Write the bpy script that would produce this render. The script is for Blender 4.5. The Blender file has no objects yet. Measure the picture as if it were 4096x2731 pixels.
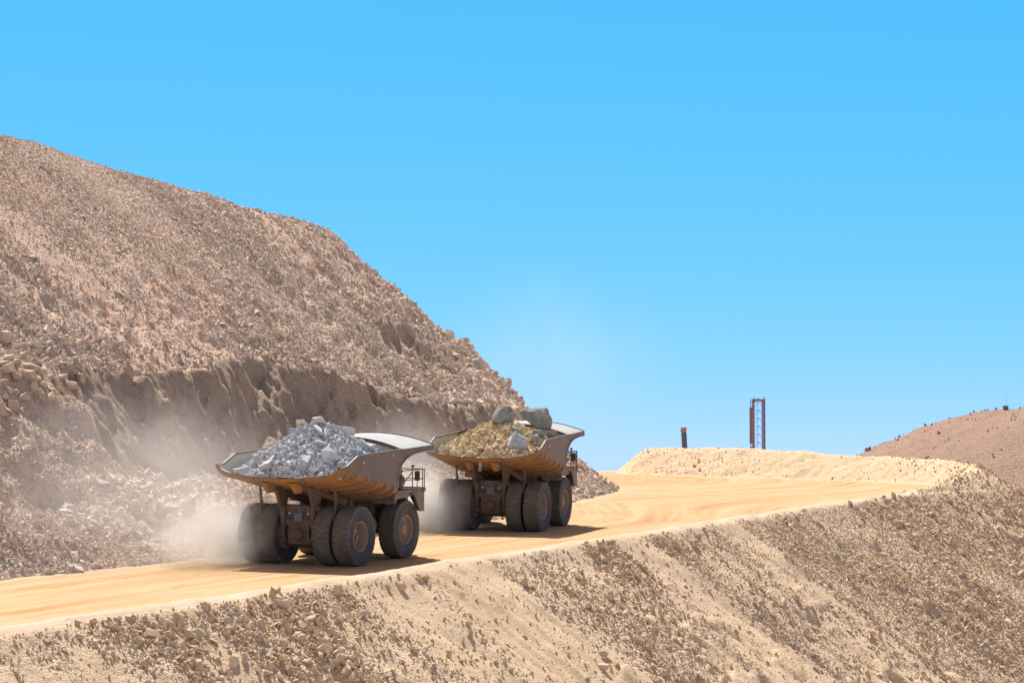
import bpy, bmesh, math, random
import numpy as np
from mathutils import Vector, Matrix, Euler
R = math.radians
C = bpy.context.scene.collection
scene = bpy.context.scene

# ------------------------------------------------------------------ camera, sky, sun, exposure
CAM_Z = 6.1
cd = bpy.data.cameras.new('camera'); cam = bpy.data.objects.new('camera', cd); C.objects.link(cam)
cd.sensor_width = 36; cd.lens = 85; cd.clip_start = 0.5; cd.clip_end = 20000
cam.location = (0, 0, CAM_Z); cam.rotation_euler = (R(90 + 2.87), 0, 0)
scene.camera = cam

SUN_EL = 59.0
SUN_AZ = -22.0            # degrees from +Y, negative is towards -X
sv = Vector((math.sin(R(SUN_AZ)) * math.cos(R(SUN_EL)), math.cos(R(SUN_AZ)) * math.cos(R(SUN_EL)), math.sin(R(SUN_EL))))
world = bpy.data.worlds.new("World"); scene.world = world; world.use_nodes = True
wn = world.node_tree; bg = wn.nodes['Background']
sky = wn.nodes.new('ShaderNodeTexSky'); sky.sky_type = 'NISHITA'; sky.sun_disc = False
sky.sun_elevation = R(SUN_EL); sky.sun_rotation = R(SUN_AZ)
sky.altitude = 0; sky.air_density = .4; sky.dust_density = 0.0; sky.ozone_density = 3.0
# grade the sky towards the saturated desert blue of the photograph: one power and gain per channel
sp = wn.nodes.new('ShaderNodeSeparateColor'); cb = wn.nodes.new('ShaderNodeCombineColor'); wn.links.new(sky.outputs[0], sp.inputs[0])
for ch, (pw, gain) in enumerate(((1.15, .445), (.31, 2.85), (.42, 3.7))):
    a = wn.nodes.new('ShaderNodeMath'); a.operation = 'POWER'; a.inputs[1].default_value = pw; wn.links.new(sp.outputs[ch], a.inputs[0])
    m_ = wn.nodes.new('ShaderNodeMath'); m_.operation = 'MULTIPLY'; m_.inputs[1].default_value = gain; wn.links.new(a.outputs[0], m_.inputs[0]); wn.links.new(m_.outputs[0], cb.inputs[ch])
# whitish glow added around the sun, out of frame, for warm fill
tcw = wn.nodes.new('ShaderNodeTexCoord'); dp = wn.nodes.new('ShaderNodeVectorMath'); dp.operation = 'DOT_PRODUCT'; dp.inputs[1].default_value = sv
wn.links.new(tcw.outputs['Generated'], dp.inputs[0])
cl_ = wn.nodes.new('ShaderNodeMath'); cl_.operation = 'MAXIMUM'; cl_.inputs[1].default_value = 0; wn.links.new(dp.outputs['Value'], cl_.inputs[0])
pg = wn.nodes.new('ShaderNodeMath'); pg.operation = 'POWER'; pg.inputs[1].default_value = 14; wn.links.new(cl_.outputs[0], pg.inputs[0])
vs = wn.nodes.new('ShaderNodeVectorMath'); vs.operation = 'SCALE'; vs.inputs[0].default_value = (9, 8, 7); wn.links.new(pg.outputs[0], vs.inputs['Scale'])
va = wn.nodes.new('ShaderNodeVectorMath'); va.operation = 'ADD'; 
# above the frame a constant dim colour replaces the sky, setting the fill
sx = wn.nodes.new('ShaderNodeSeparateXYZ'); wn.links.new(tcw.outputs['Generated'], sx.inputs[0])
mr = wn.nodes.new('ShaderNodeMapRange'); mr.interpolation_type = 'SMOOTHSTEP'; mr.inputs[1].default_value = .20; mr.inputs[2].default_value = .42; wn.links.new(sx.outputs[2], mr.inputs[0])
mxs = wn.nodes.new('ShaderNodeMix'); mxs.data_type = 'RGBA'; wn.links.new(mr.outputs[0], mxs.inputs[0]); wn.links.new(cb.outputs[0], mxs.inputs[6]); mxs.inputs[7].default_value = (1.85, 1.55, 1.95, 1)
wn.links.new(mxs.outputs[2], va.inputs[0]); wn.links.new(vs.outputs[0], va.inputs[1])
wn.links.new(va.outputs[0], bg.inputs['Color'])
bg.inputs['Strength'].default_value = 0.10
sl = bpy.data.lights.new('sun', 'SUN'); sl.energy = 4.6; sl.angle = R(0.53); sl.color = (1.0, 0.955, 0.88)
so = bpy.data.objects.new('sun', sl); C.objects.link(so); so.rotation_euler = sv.to_track_quat('Z', 'Y').to_euler()
scene.view_settings.view_transform = 'Standard'; scene.view_settings.look = 'None'
scene.view_settings.exposure = 0.5; scene.view_settings.gamma = 1; scene.view_settings.use_curve_mapping = False
scene.cycles.volume_step_rate = 1.0; scene.cycles.volume_max_steps = 128; scene.cycles.volume_bounces = 2
scene.cycles.max_bounces = 6
DENS = 1.0

# ------------------------------------------------------------------ helpers
def tag(o, label=None, cat=None, group=None, kind=None):
    if label: o['label'] = label
    if cat: o['category'] = cat
    if group: o['group'] = group
    if kind: o['kind'] = kind
    return o
def empty(name, loc=(0, 0, 0), rot=(0, 0, 0), label=None, cat=None, group=None):
    o = bpy.data.objects.new(name, None); C.objects.link(o); o.location = loc; o.rotation_euler = rot
    o.empty_display_size = 0.5
    return tag(o, label, cat, group)
def mesh_np(name, V, F, mats, parent=None, smooth=False, mi=None):
    """V (n,3) array, F (m,k) int array of equal-sided faces"""
    me = bpy.data.meshes.new(name); V = np.asarray(V, np.float32); F = np.asarray(F, np.int32)
    m, k = F.shape
    me.vertices.add(len(V)); me.vertices.foreach_set('co', V.ravel())
    me.loops.add(m * k); me.loops.foreach_set('vertex_index', F.ravel())
    me.polygons.add(m); me.polygons.foreach_set('loop_start', np.arange(0, m * k, k, dtype=np.int32))
    try: me.polygons.foreach_set('loop_total', np.full(m, k, np.int32))
    except Exception: pass
    if smooth: me.polygons.foreach_set('use_smooth', np.ones(m, bool))
    for mt in (mats if isinstance(mats, (list, tuple)) else [mats]): me.materials.append(mt)
    if mi is not None: me.polygons.foreach_set('material_index', np.asarray(mi, np.int32))
    me.update(calc_edges=True); me.validate()
    o = bpy.data.objects.new(name, me); C.objects.link(o); o.parent = parent
    return o
class MB:
    def __init__(s): s.v = []; s.f = []; s.m = []
    def add(s, vs, fs, mi=0):
        n = len(s.v); s.v += [tuple(v) for v in vs]; s.f += [[i + n for i in f] for f in fs]; s.m += [mi] * len(fs); return s
    def box(s, x0, x1, y0, y1, z0, z1, mi=0, mat=None):
        vs = [Vector((x, y, z)) for z in (z0, z1) for y in (y0, y1) for x in (x0, x1)]
        if mat: vs = [mat @ v for v in vs]
        return s.add(vs, [(0, 2, 3, 1), (4, 5, 7, 6), (0, 1, 5, 4), (2, 6, 7, 3), (0, 4, 6, 2), (1, 3, 7, 5)], mi)
    def tube(s, a, b, r, n=8, mi=0, r2=None):
        a, b = Vector(a), Vector(b); d = (b - a).normalized(); r2 = r if r2 is None else r2
        u = d.orthogonal().normalized(); w = d.cross(u)
        vs = [p + (u * math.cos(2 * math.pi * i / n) + w * math.sin(2 * math.pi * i / n)) * q for p, q in ((a, r), (b, r2)) for i in range(n)]
        fs = [(i, (i + 1) % n, n + (i + 1) % n, n + i) for i in range(n)] + [tuple(range(n))[::-1], tuple(range(n, 2 * n))]
        return s.add(vs, fs, mi)
    def bar(s, a, b, w, h=None, mi=0):
        """rectangular bar from a to b"""
        a, b = Vector(a), Vector(b); h = h or w; d = (b - a).normalized()
        up = Vector((0, 0, 1)) if abs(d.z) < .9 else Vector((0, 1, 0)); u = d.cross(up).normalized(); v = u.cross(d)
        vs = [p + u * (i * w / 2) + v * (j * h / 2) for p in (a, b) for i, j in ((-1, -1), (1, -1), (1, 1), (-1, 1))]
        return s.add(vs, [(0, 1, 2, 3), (7, 6, 5, 4), (0, 4, 5, 1), (1, 5, 6, 2), (2, 6, 7, 3), (3, 7, 4, 0)], mi)
    def lathe(s, prof, n=32, axis='X', org=(0, 0, 0), mi=0):
        """prof: (axial, radius)"""
        vs = []
        for a, r in prof:
            for i in range(n):
                c, q = math.cos(2 * math.pi * i / n) * r, math.sin(2 * math.pi * i / n) * r
                p = {'X': (a, c, q), 'Y': (c, a, q), 'Z': (c, q, a)}[axis]
                vs.append((p[0] + org[0], p[1] + org[1], p[2] + org[2]))
        fs = [(k * n + i, k * n + (i + 1) % n, (k + 1) * n + (i + 1) % n, (k + 1) * n + i) for k in range(len(prof) - 1) for i in range(n)]
        return s.add(vs, fs, mi)
    def prism(s, pts, axis, a, b, mi=0):
        """closed polygon pts extruded along axis between a and b"""
        n = len(pts); vs = []
        for q in (a, b):
            for p in pts:
                vs.append({'X': (q, p[0], p[1]), 'Y': (p[0], q, p[1]), 'Z': (p[0], p[1], q)}[axis])
        return s.add(vs, [tuple(range(n)), tuple(range(n, 2 * n))[::-1]] + [(i, n + i, n + (i + 1) % n, (i + 1) % n) for i in range(n)], mi)
    def grid(s, P, mi=0):
        n, m = len(P), len(P[0])
        return s.add([p for row in P for p in row], [(i * m + j, i * m + j + 1, (i + 1) * m + j + 1, (i + 1) * m + j) for i in range(n - 1) for j in range(m - 1)], mi)
    def build(s, name, mats, parent=None, smooth=False, bevel=0, loc=None):
        me = bpy.data.meshes.new(name); me.from_pydata(s.v, [], s.f)
        for mt in (mats if isinstance(mats, (list, tuple)) else [mats]): me.materials.append(mt)
        bm = bmesh.new(); bm.from_mesh(me)
        for i, f in enumerate(bm.faces):
            f.material_index = s.m[i] if i < len(s.m) else 0
        bmesh.ops.recalc_face_normals(bm, faces=bm.faces)
        bm.to_mesh(me); bm.free()
        if smooth: me.polygons.foreach_set('use_smooth', [True] * len(me.polygons))
        o = bpy.data.objects.new(name, me); C.objects.link(o); o.parent = parent
        if loc: o.location = loc
        if bevel:
            b = o.modifiers.new('bevel', 'BEVEL'); b.width = bevel; b.segments = 2; b.limit_method = 'ANGLE'; b.angle_limit = R(35)
        return o
def copy_tree(o, parent=None):
    c = o.copy(); C.objects.link(c); c.parent = parent
    for ch in list(o.children): copy_tree(ch, c)
    return c

# numpy value noise
_rs = np.random.RandomState(7); _T = _rs.rand(256, 256).astype(np.float32)
def vn(x, y, seed=0):
    x = np.asarray(x, np.float64) + seed * 17.37; y = np.asarray(y, np.float64) + seed * 9.71
    xi = np.floor(x).astype(np.int64); yi = np.floor(y).astype(np.int64); fx = x - xi; fy = y - yi
    fx = fx * fx * (3 - 2 * fx); fy = fy * fy * (3 - 2 * fy)
    x0 = xi & 255; x1 = (xi + 1) & 255; y0 = yi & 255; y1 = (yi + 1) & 255
    return (_T[x0, y0] * (1 - fx) + _T[x1, y0] * fx) * (1 - fy) + (_T[x0, y1] * (1 - fx) + _T[x1, y1] * fx) * fy
def fbm(x, y, o=4, seed=0, g=.5):
    a, t, f, n = 1., 0., 1., 0.
    for k in range(o):
        t = t + a * (vn(x * f, y * f, seed + k * 3) - .5) * 2; n += a; a *= g; f *= 2.03
    return t / n
def smooth(a, b, x):
    t = np.clip((x - a) / (b - a), 0, 1); return t * t * (3 - 2 * t)

# ------------------------------------------------------------------ the lie of the land
P0 = np.array([-3.0, 144.3]); U = np.array([.457, .889]); N = np.array([.889, -.457])   # s runs up the road along its outer edge, t to the right of it
def xy(s, t): return P0[0] + s * U[0] + t * N[0], P0[1] + s * U[1] + t * N[1]
def st(x, y): return (x - P0[0]) * U[0] + (y - P0[1]) * U[1], (x - P0[0]) * N[0] + (y - P0[1]) * N[1]
def z_plane(s, t):
    y = P0[1] + s * U[1] + t * N[1]
    z = .042 * (y - 144)
    return np.where(z < 4.8, z, 4.8 + .5 * np.tanh((z - 4.8) / .5) * .9 - .06 * np.clip(z - 6, 0, 99))
OUT = np.array([(-400, 0), (-60, 0), (0, 0), (60, 0), (84, 0), (88, .3), (92, 1.9), (97, 4.6), (102, 5.4), (107, 3.9), (111, -2), (114.5, -10), (116.8, -20), (118, -30), (118.5, -45), (122, -70), (130, -120), (160, -500)], float)
TOE = np.array([(-400, -19), (-60, -18.5), (-21, -17.5), (-8, -16.2), (4, -15.6), (15, -15.5), (25, -15.8), (33, -16.4), (40, -17.3), (50, -19.2), (60, -21.6), (73, -24.8), (80, -26.4), (84, -29), (89, -32.3), (98, -37.5), (106, -43.5), (112, -52), (115, -70), (120, -120), (130, -500)], float)
def curve(pts, s, t):
    """signed distance (positive to the left of the curve's travel), arc position and nearest point"""
    best = np.full(s.shape, 1e18); sd = np.zeros(s.shape); ns = np.zeros(s.shape); nt = np.zeros(s.shape); arc = np.zeros(s.shape); L = 0
    for (a, b), (c, d) in zip(pts[:-1], pts[1:]):
        l = math.hypot(c - a, d - b); ux, uy = (c - a) / l, (d - b) / l
        k = np.clip((s - a) * ux + (t - b) * uy, 0, l); px, py = a + ux * k, b + uy * k
        q = (s - px) ** 2 + (t - py) ** 2; m = q < best
        sg = np.where((t - b) * ux - (s - a) * uy > 0, 1, -1)
        best = np.where(m, q, best); sd = np.where(m, sg, sd); ns = np.where(m, px, ns); nt = np.where(m, py, nt); arc = np.where(m, L + k, arc)
        L += l
    return sd * np.sqrt(best), arc, ns, nt
ARC0 = 400.0      # arc length of OUT at s = 0
def berm_h(arc):
    a = arc - ARC0
    return np.interp(a, [-200, 84, 90, 96, 103, 110, 124, 134, 140, 150, 153.5, 157, 900], [0, 0, .35, 1.15, 1.75, 2.15, 2.35, 2.7, 2.85, 2.75, 2.5, 0, 0])
def H(s, t, detail=True):
    """height, class (0 road, 1 embankment, 2 hill, 3 berm), rubble mask"""
    s = np.asarray(s, float); t = np.asarray(t, float)
    do, arc, os_, ot = curve(OUT, s, t)      # left of travel = +t side = outside (the road lies at negative t)
    dh, arc2, hs_, ht = curve(TOE, s, t)
    dh = -dh
    # wander of the edges
    w = fbm(s * .11, t * .11, 3, 5) * .7 + fbm(s * .6, t * .6, 2, 9) * .18
    wo = fbm(s * .13 + 40, t * .13, 3, 15) * .4 + fbm(s * .7, t * .7, 4, 19, .6) * .28
    do = do + wo; dh = dh + w
    zp = z_plane(s, t)
    # road
    z = zp + .05 * fbm(s * .05, t * .4, 3, 21)
    wind = np.interp(arc - ARC0, [-300, 60, 80, 86], [.24, .24, .2, 0])
    z = z + wind * np.exp(-((do + .75) / .62) ** 2) * (1 + .9 * fbm(s * .23, t * .5, 4, 25))
    z = z + .10 * smooth(-2.2, .0, dh) * (1 + fbm(s * .7, t * .7, 2, 27))
    bh = berm_h(arc)
    boff = np.interp(arc - ARC0, [88, 106], [1.1, 3.9])
    bl = np.maximum(0, bh * (1 + .10 * fbm(arc * .12, do * .0, 3, 31)) - .66 * np.sqrt((do + boff) ** 2 + .25) + .3) * (bh > .02)
    bl = np.minimum(bl, bh * 1.12)
    outer = (bh > .25) & (do > -boff + .1)
    bl = bl + smooth(.02, .3, bl) * (.16 * fbm(s * .8, t * .8, 4, 33) + .07 * fbm(s * 3, t * 3, 2, 34))
    z = z + bl
    cls = np.where(outer, 1, np.where(bl > .02, 3, 0))
    rub = np.where(outer, .35, 0.)
    # outer slope
    zo = z_plane(os_, ot)
    e = do
    st_ = fbm(s * .35 + 3, t * .035, 4, 41)                       # chutes that run down the slope
    st2 = fbm(s * .9 + 3, t * .10, 4, 43)
    patch = fbm(s * .07, t * .09, 3, 47)
    rubE = np.clip(.20 + 1.2 * st_ + .75 * patch + .45 * st2 + .40 * np.exp(-e / 4.0), 0, 1)
    rubE = np.maximum(rubE, smooth(40, 47, s - .55 * e + 1.5 * st2) * (.62 + .5 * st_))
    rubE = rubE * smooth(-.3, .9, e + .5 * fbm(s * 1.3, t * 1.3, 2, 49))
    ze = zo - .70 * e - .00 * e + smooth(0, 4, e) * (.40 * st_ + .22 * st2 + .5 * patch)
    ze = ze + .10 * np.exp(-((e - .2) / .6) ** 2) + smooth(1, 5, e) * (.30 * (np.abs(fbm(s * .42 + 5, t * .05, 3, 45)) * 2 - .5) + .16 * fbm(s * 1.6, t * .12, 3, 46))
    if detail:
        ze = ze + smooth(0, .6, e) * (.03 + .13 * rubE) * (fbm(s * 1.7, t * 1.5, 3, 51) + .55 * (vn(s * 4.1, t * 3.9, 53) - .5))
        # little slumped scarps
        q = fbm(s * .28, t * .22, 3, 57); ze = ze + .35 * smooth(.30, .36, q) * smooth(1.5, 5, e) * smooth(36, 24, e)
    m = e > 0
    z = np.where(m, ze, z); cls = np.where(m, 1, cls); rub = np.where(m, rubE, rub)
    # hill
    arcs = s - .16 * np.clip(dh, 0, 60) * smooth(20, 60, s)
    hc = np.interp(arcs, [-60, -20, 0, 10, 22, 32, 45, 56, 66, 78, 90, 110], [9, 9.5, 10.8, 11.3, 11.9, 12.2, 10.2, 8.6, 8.0, 7.4, 7, 6]) + 1.1 * fbm(s * .12, t * .03, 3, 61)
    ha = np.interp(arcs, [-60, -20, 0, 10, 40, 60, 72, 78, 84, 110], [3.2, 3.4, 4.0, 4.6, 4.0, 3.6, 4.0, 5.2, 5.0, 4.6]) + .7 * fbm(s * .15, t * .1, 3, 63)
    cf = np.interp(arcs, [-60, -16, 0, 12, 62, 74, 84, 120], [.05, .10, .30, 1, 1, .75, .5, .5])
    cf = cf * np.clip(.85 + .6 * fbm(s * .09, s * 0, 3, 60), 0, 1.1)
    kc = .8 + 1.55 * cf
    off = np.interp(arcs, [38, 68], [2.6, -.2]); ku = np.interp(arcs, [38, 62, 74], [.8, .85, .905])
    wa = np.maximum((hc + off) / ku - (hc - ha) / kc, 3.0)
    wa = np.where(arcs > 74, np.minimum(wa, ha / .62), wa)
    wc = (hc - ha) / kc
    dd = dh + smooth(4, 11, dh) * (1.15 * fbm(s * .16, t * .05, 4, 65) + .8 * fbm(s * .40, t * .55, 4, 67) + .5 * fbm(s * 1.0, t * 1.3, 3, 68)) * (1 - smooth(24, 32, dh))
    F = np.where(dd < wa, ha * (.35 * dd / wa + .65 * np.clip(dd / wa, 0, 9) ** 1.35), np.where(dd < wa + wc, ha + kc * (dd - wa), hc + ku * (dd - wa - wc)))
    # concave fines on the face, small broken scarp
    zt = z_plane(hs_, ht)
    zh = zt + np.maximum(F, 0)
    up = smooth(wa + wc, wa + wc + 3, dd)
    zh = zh + up * (1.0 * fbm(s * .06, t * .045, 3, 71) + .42 * fbm(s * .30, t * .07, 3, 73))
    # banded scars in the left part, under the boulders
    lf = (1 - smooth(2, 14, s)) * smooth(1.5, 4, dh) * (1 - smooth(16, 22, dh))
    zh = zh + lf * (1.0 * smooth(-.1, .25, fbm(s * .10, t * .22 - s * .06, 3, 75)) + .6 * fbm(s * .35, t * .3, 3, 77))
    # a short scarp high on the face (notch)
    dn = dh + .5 * fbm(s * .8, t * .3, 3, 79)
    scar = 0
    for sc_, dc_, wd_, am_ in ((63.6, 18.9, 1.7, 1.4), (67.3, 18.2, 1.5, 1.6)):
        scar = scar + np.exp(-((s - sc_) / wd_) ** 4) * smooth(dc_ + .5, dc_ + .1, dn) * smooth(dc_ - 1.6, dc_ - 1.0, dn)
        zh = zh - am_ * np.exp(-((s - sc_) / wd_) ** 4) * smooth(dc_ + .35, dc_ - .25, dn) * smooth(dc_ - 6, dc_ - 1.2, dn)
    cap = np.interp(s, [-400, -20, 10, 30, 37, 43, 53, 64, 72, 90, 130], [39, 38, 34.8, 33.7, 33.7, 33.3, 31.5, 29.9, 29.5, 28, 22])
    cap = cap + .3 * fbm(s * .10, t * .05, 2, 81) - .02 * np.clip(-t - 55, 0, 200)
    k = 2.4; hh = np.clip(.5 + .5 * (cap - zh) / k, 0, 1); zh = cap * (1 - hh) + zh * hh - k * hh * (1 - hh)
    cliff = smooth(wa - .6, wa + .2, dd) * (1 - smooth(wa + wc - .2, wa + wc + .5, dd)) * cf
    cliff = np.clip(cliff + scar, 0, 1)
    rubH = np.clip(.76 + .85 * fbm(s * .07, t * .05, 3, 83) + .75 * fbm(s * .5, t * .05, 4, 85), .05, 1) * (1 - .93 * cliff)
    if detail:
        cliff = np.clip(cliff - scar * .7, 0, 1)
        zh = zh + smooth(0, 1, dh) * (.03 + .11 * rubH) * (fbm(s * 1.3, t * 1.1, 3, 87) + .6 * (vn(s * 3.7, t * 3.1, 89) - .5)) \
            + .5 * cliff * (fbm(s * .9, zh * .5, 4, 91)) + .35 * cliff * (np.abs(fbm(s * .35 + 9 - zh * .2, zh * .3, 4, 93)) * 2 - .5) + cliff * (.30 * fbm(s * 1.6, zh * 1.4, 3, 95) + .22 * (np.abs(fbm(s * 1.1 + zh * .6, zh * .8, 3, 97)) * 2 - .4))
    cliff = np.clip(cliff + scar * .7, 0, 1)
    m = (dh > 0)
    z = np.where(m, zh, z); cls = np.where(m, 2, cls); rub = np.where(m, rubH, rub)
    z = np.maximum(z, -46)
    return z, cls, rub, do, dh, arc, cliff * m

# ------------------------------------------------------------------ materials
def mat(name):
    m = bpy.data.materials.new(name); m.use_nodes = True; nt = m.node_tree; b = nt.nodes['Principled BSDF']
    b.inputs['Specular IOR Level'].default_value = .25
    return m, nt, b
def nd(nt, t, **k):
    n = nt.nodes.new(t)
    for a, v in k.items():
        if a.startswith('i_'): n.inputs[a[2:].replace('_', ' ')].default_value = v
        else: setattr(n, a, v)
    return n
def noise(nt, vec, scale, detail=4, rough=.55, dist=0.):
    n = nd(nt, 'ShaderNodeTexNoise'); n.inputs['Scale'].default_value = scale; n.inputs['Detail'].default_value = detail
    n.inputs['Roughness'].default_value = rough; n.inputs['Distortion'].default_value = dist
    if vec is not None: nt.links.new(vec, n.inputs['Vector'])
    return n.outputs['Fac']
def ramp(nt, fac, stops, interp='LINEAR'):
    r = nd(nt, 'ShaderNodeValToRGB'); r.color_ramp.interpolation = interp; e = r.color_ramp.elements
    while len(e) < len(stops): e.new(.5)
    for x, (p, c) in zip(e, stops): x.position = p; x.color = (*c, 1) if len(c) == 3 else c
    nt.links.new(fac, r.inputs['Fac']); return r.outputs['Color']
def mix(nt, f, a, b, mode='MIX'):
    m = nd(nt, 'ShaderNodeMix', data_type='RGBA', blend_type=mode)
    for i, v in (('Factor', f), ('A', a), ('B', b)):
        s = [q for q in m.inputs if q.name == i and (q.type == 'RGBA' if i != 'Factor' else q.type == 'VALUE')][0]
        if isinstance(v, (int, float)): s.default_value = v
        elif isinstance(v, tuple): s.default_value = (*v, 1)
        else: nt.links.new(v, s)
    return [q for q in m.outputs if q.type == 'RGBA'][0]
def mth(nt, op, a, b=None, clamp=False):
    m = nd(nt, 'ShaderNodeMath', operation=op, use_clamp=clamp)
    for i, v in enumerate((a, b)):
        if v is None: continue
        if isinstance(v, (int, float)): m.inputs[i].default_value = v
        else: nt.links.new(v, m.inputs[i])
    return m.outputs[0]
def mapping(nt, vec, scale=(1, 1, 1), rot=(0, 0, 0)):
    m = nd(nt, 'ShaderNodeMapping'); m.inputs['Scale'].default_value = scale; m.inputs['Rotation'].default_value = rot
    nt.links.new(vec, m.inputs['Vector']); return m.outputs[0]
def bump(nt, b, h, strength, dist):
    n = nd(nt, 'ShaderNodeBump'); n.inputs['Strength'].default_value = strength; n.inputs['Distance'].default_value = dist
    nt.links.new(h, n.inputs['Height']); nt.links.new(n.outputs[0], b.inputs['Normal']); return n
def attr(nt, name): return nd(nt, 'ShaderNodeAttribute', attribute_name=name).outputs['Fac']
def link(nt, o, b, name): nt.links.new(o, b.inputs[name])
GEO = 'ShaderNodeNewGeometry'

def rubble_mat(name, fines, stones, tint, scale=1.0, bumpd=.18, streak=None):
    """loose rubble: fines colour, stone colours and a slow tint; the rub attribute says how stony it is"""
    m, nt, b = mat(name); P = nd(nt, GEO).outputs['Position']; st_ = attr(nt, 'rub')
    big = noise(nt, P, .035 * scale, 5, .6); mid = noise(nt, P, .6 * scale, 5, .65)
    vo = nd(nt, 'ShaderNodeTexVoronoi'); vo.inputs['Scale'].default_value = 3.4 * scale; vo.inputs['Randomness'].default_value = 1
    nt.links.new(P, vo.inputs['Vector'])
    vo2 = nd(nt, 'ShaderNodeTexVoronoi'); vo2.inputs['Scale'].default_value = 8.5 * scale; nt.links.new(P, vo2.inputs['Vector'])
    sc = nd(nt, 'ShaderNodeSeparateColor'); nt.links.new(vo.outputs['Color'], sc.inputs[0])
    stone = ramp(nt, sc.outputs[0], stones)
    c = mix(nt, mid, fines[0], fines[1])
    c = mix(nt, mth(nt, 'MULTIPLY', st_, .75), c, stone)
    c = mix(nt, ramp(nt, big, [(.40, (0, 0, 0)), (.62, (1, 1, 1))]), c, mix(nt, .55, c, tint))
    link(nt, c, b, 'Base Color'); b.inputs['Roughness'].default_value = .95; b.inputs['Specular IOR Level'].default_value = .1
    h = mth(nt, 'MULTIPLY', mth(nt, 'SUBTRACT', 1.0, vo.outputs['Distance']), st_)
    h = mth(nt, 'ADD', h, mth(nt, 'MULTIPLY', mth(nt, 'SUBTRACT', 1.0, vo2.outputs['Distance']), mth(nt, 'MULTIPLY', mth(nt, 'ADD', st_, .15), .45)))
    h = mth(nt, 'ADD', h, mth(nt, 'MULTIPLY', noise(nt, P, 5 * scale, 6, .7), .6))
    bump(nt, b, h, .9, bumpd)
    return m
M_hill = rubble_mat('hill_rubble', ((.585, .425, .32), (.67, .515, .40)), [(0, (.42, .29, .225)), (.35, (.57, .425, .335)), (.7, (.68, .56, .45)), (1, (.55, .48, .41))], (.64, .41, .30))
# the bare cut at the foot of the hill shares the mesh: second material
M_emb = rubble_mat('slope_rubble', ((.64, .465, .30), (.72, .55, .37)), [(0, (.46, .315, .205)), (.4, (.62, .47, .345)), (.75, (.72, .58, .44)), (1, (.60, .51, .42))], (.64, .475, .34), 1.15)
M_berm = rubble_mat('berm_earth', ((.66, .48, .30), (.76, .61, .43)), [(0, (.44, .31, .19)), (.5, (.68, .53, .37)), (1, (.78, .65, .48))], (.70, .52, .33), .8, .16)

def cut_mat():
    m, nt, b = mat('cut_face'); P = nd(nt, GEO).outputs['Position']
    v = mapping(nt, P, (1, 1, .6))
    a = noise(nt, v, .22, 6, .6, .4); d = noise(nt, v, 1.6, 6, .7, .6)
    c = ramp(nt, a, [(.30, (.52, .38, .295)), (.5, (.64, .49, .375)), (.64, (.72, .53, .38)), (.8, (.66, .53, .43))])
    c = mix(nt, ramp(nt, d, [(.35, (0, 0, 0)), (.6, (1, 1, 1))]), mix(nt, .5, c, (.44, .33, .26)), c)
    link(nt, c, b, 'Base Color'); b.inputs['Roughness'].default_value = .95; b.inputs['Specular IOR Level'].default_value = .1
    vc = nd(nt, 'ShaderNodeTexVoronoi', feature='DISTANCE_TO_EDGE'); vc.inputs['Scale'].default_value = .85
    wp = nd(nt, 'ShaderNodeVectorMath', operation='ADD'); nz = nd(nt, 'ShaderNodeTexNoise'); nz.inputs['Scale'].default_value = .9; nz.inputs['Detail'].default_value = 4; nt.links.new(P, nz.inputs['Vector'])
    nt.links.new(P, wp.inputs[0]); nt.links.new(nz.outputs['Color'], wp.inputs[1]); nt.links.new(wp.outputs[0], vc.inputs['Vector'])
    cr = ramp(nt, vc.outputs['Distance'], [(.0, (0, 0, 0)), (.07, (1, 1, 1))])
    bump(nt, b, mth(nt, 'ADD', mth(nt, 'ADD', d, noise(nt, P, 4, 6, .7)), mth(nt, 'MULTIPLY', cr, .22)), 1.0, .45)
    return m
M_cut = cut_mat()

def road_mat():
    m, nt, b = mat('haul_road_earth'); P = nd(nt, GEO).outputs['Position']
    wob = mth(nt, 'MULTIPLY', mth(nt, 'SUBTRACT', noise(nt, P, .35, 4, .6), .5), 1.1)
    uv = nd(nt, 'ShaderNodeCombineXYZ'); nt.links.new(attr(nt, 'along'), uv.inputs[0]); nt.links.new(mth(nt, 'ADD', attr(nt, 'across'), wob), uv.inputs[1])
    V = uv.outputs[0]
    tr = noise(nt, mapping(nt, V, (.035, 1.0, 1)), 1.1, 5, .62, .0)       # wheel tracks
    tr2 = noise(nt, mapping(nt, V, (.03, 1.0, 1)), 5.0, 4, .6, .0)
    bl = noise(nt, P, .12, 4, .6)
    c = ramp(nt, tr, [(.34, (.39, .205, .08)), (.44, (.47, .275, .125)), (.53, (.525, .345, .18)), (.63, (.565, .415, .25))])
    wide = noise(nt, mapping(nt, V, (.010, 1.0, 1)), .28, 3, .5)
    c = mix(nt, ramp(nt, wide, [(.42, (.55, .55, .55)), (.58, (0, 0, 0))]), c, (.58, .435, .275))
    c = mix(nt, mth(nt, 'MULTIPLY', ramp(nt, tr2, [(.35, (0, 0, 0)), (.65, (1, 1, 1))]), .35), c, (.50, .335, .175))
    c = mix(nt, ramp(nt, bl, [(.45, (0, 0, 0)), (.7, (.45, .45, .45))]), c, (.56, .44, .29))
    edge = attr(nt, 'edge')                                                # pale loose fines thrown to the outer edge
    c = mix(nt, edge, c, (.62, .50, .38))
    link(nt, c, b, 'Base Color'); b.inputs['Roughness'].default_value = .95; b.inputs['Specular IOR Level'].default_value = .08
    h = mth(nt, 'ADD', mth(nt, 'MULTIPLY', tr2, .8), mth(nt, 'MULTIPLY', noise(nt, P, 7, 5, .7), .45))
    h = mth(nt, 'ADD', h, mth(nt, 'MULTIPLY', tr, .8))
    bump(nt, b, h, .7, .10)
    return m
M_road = road_mat()

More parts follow.
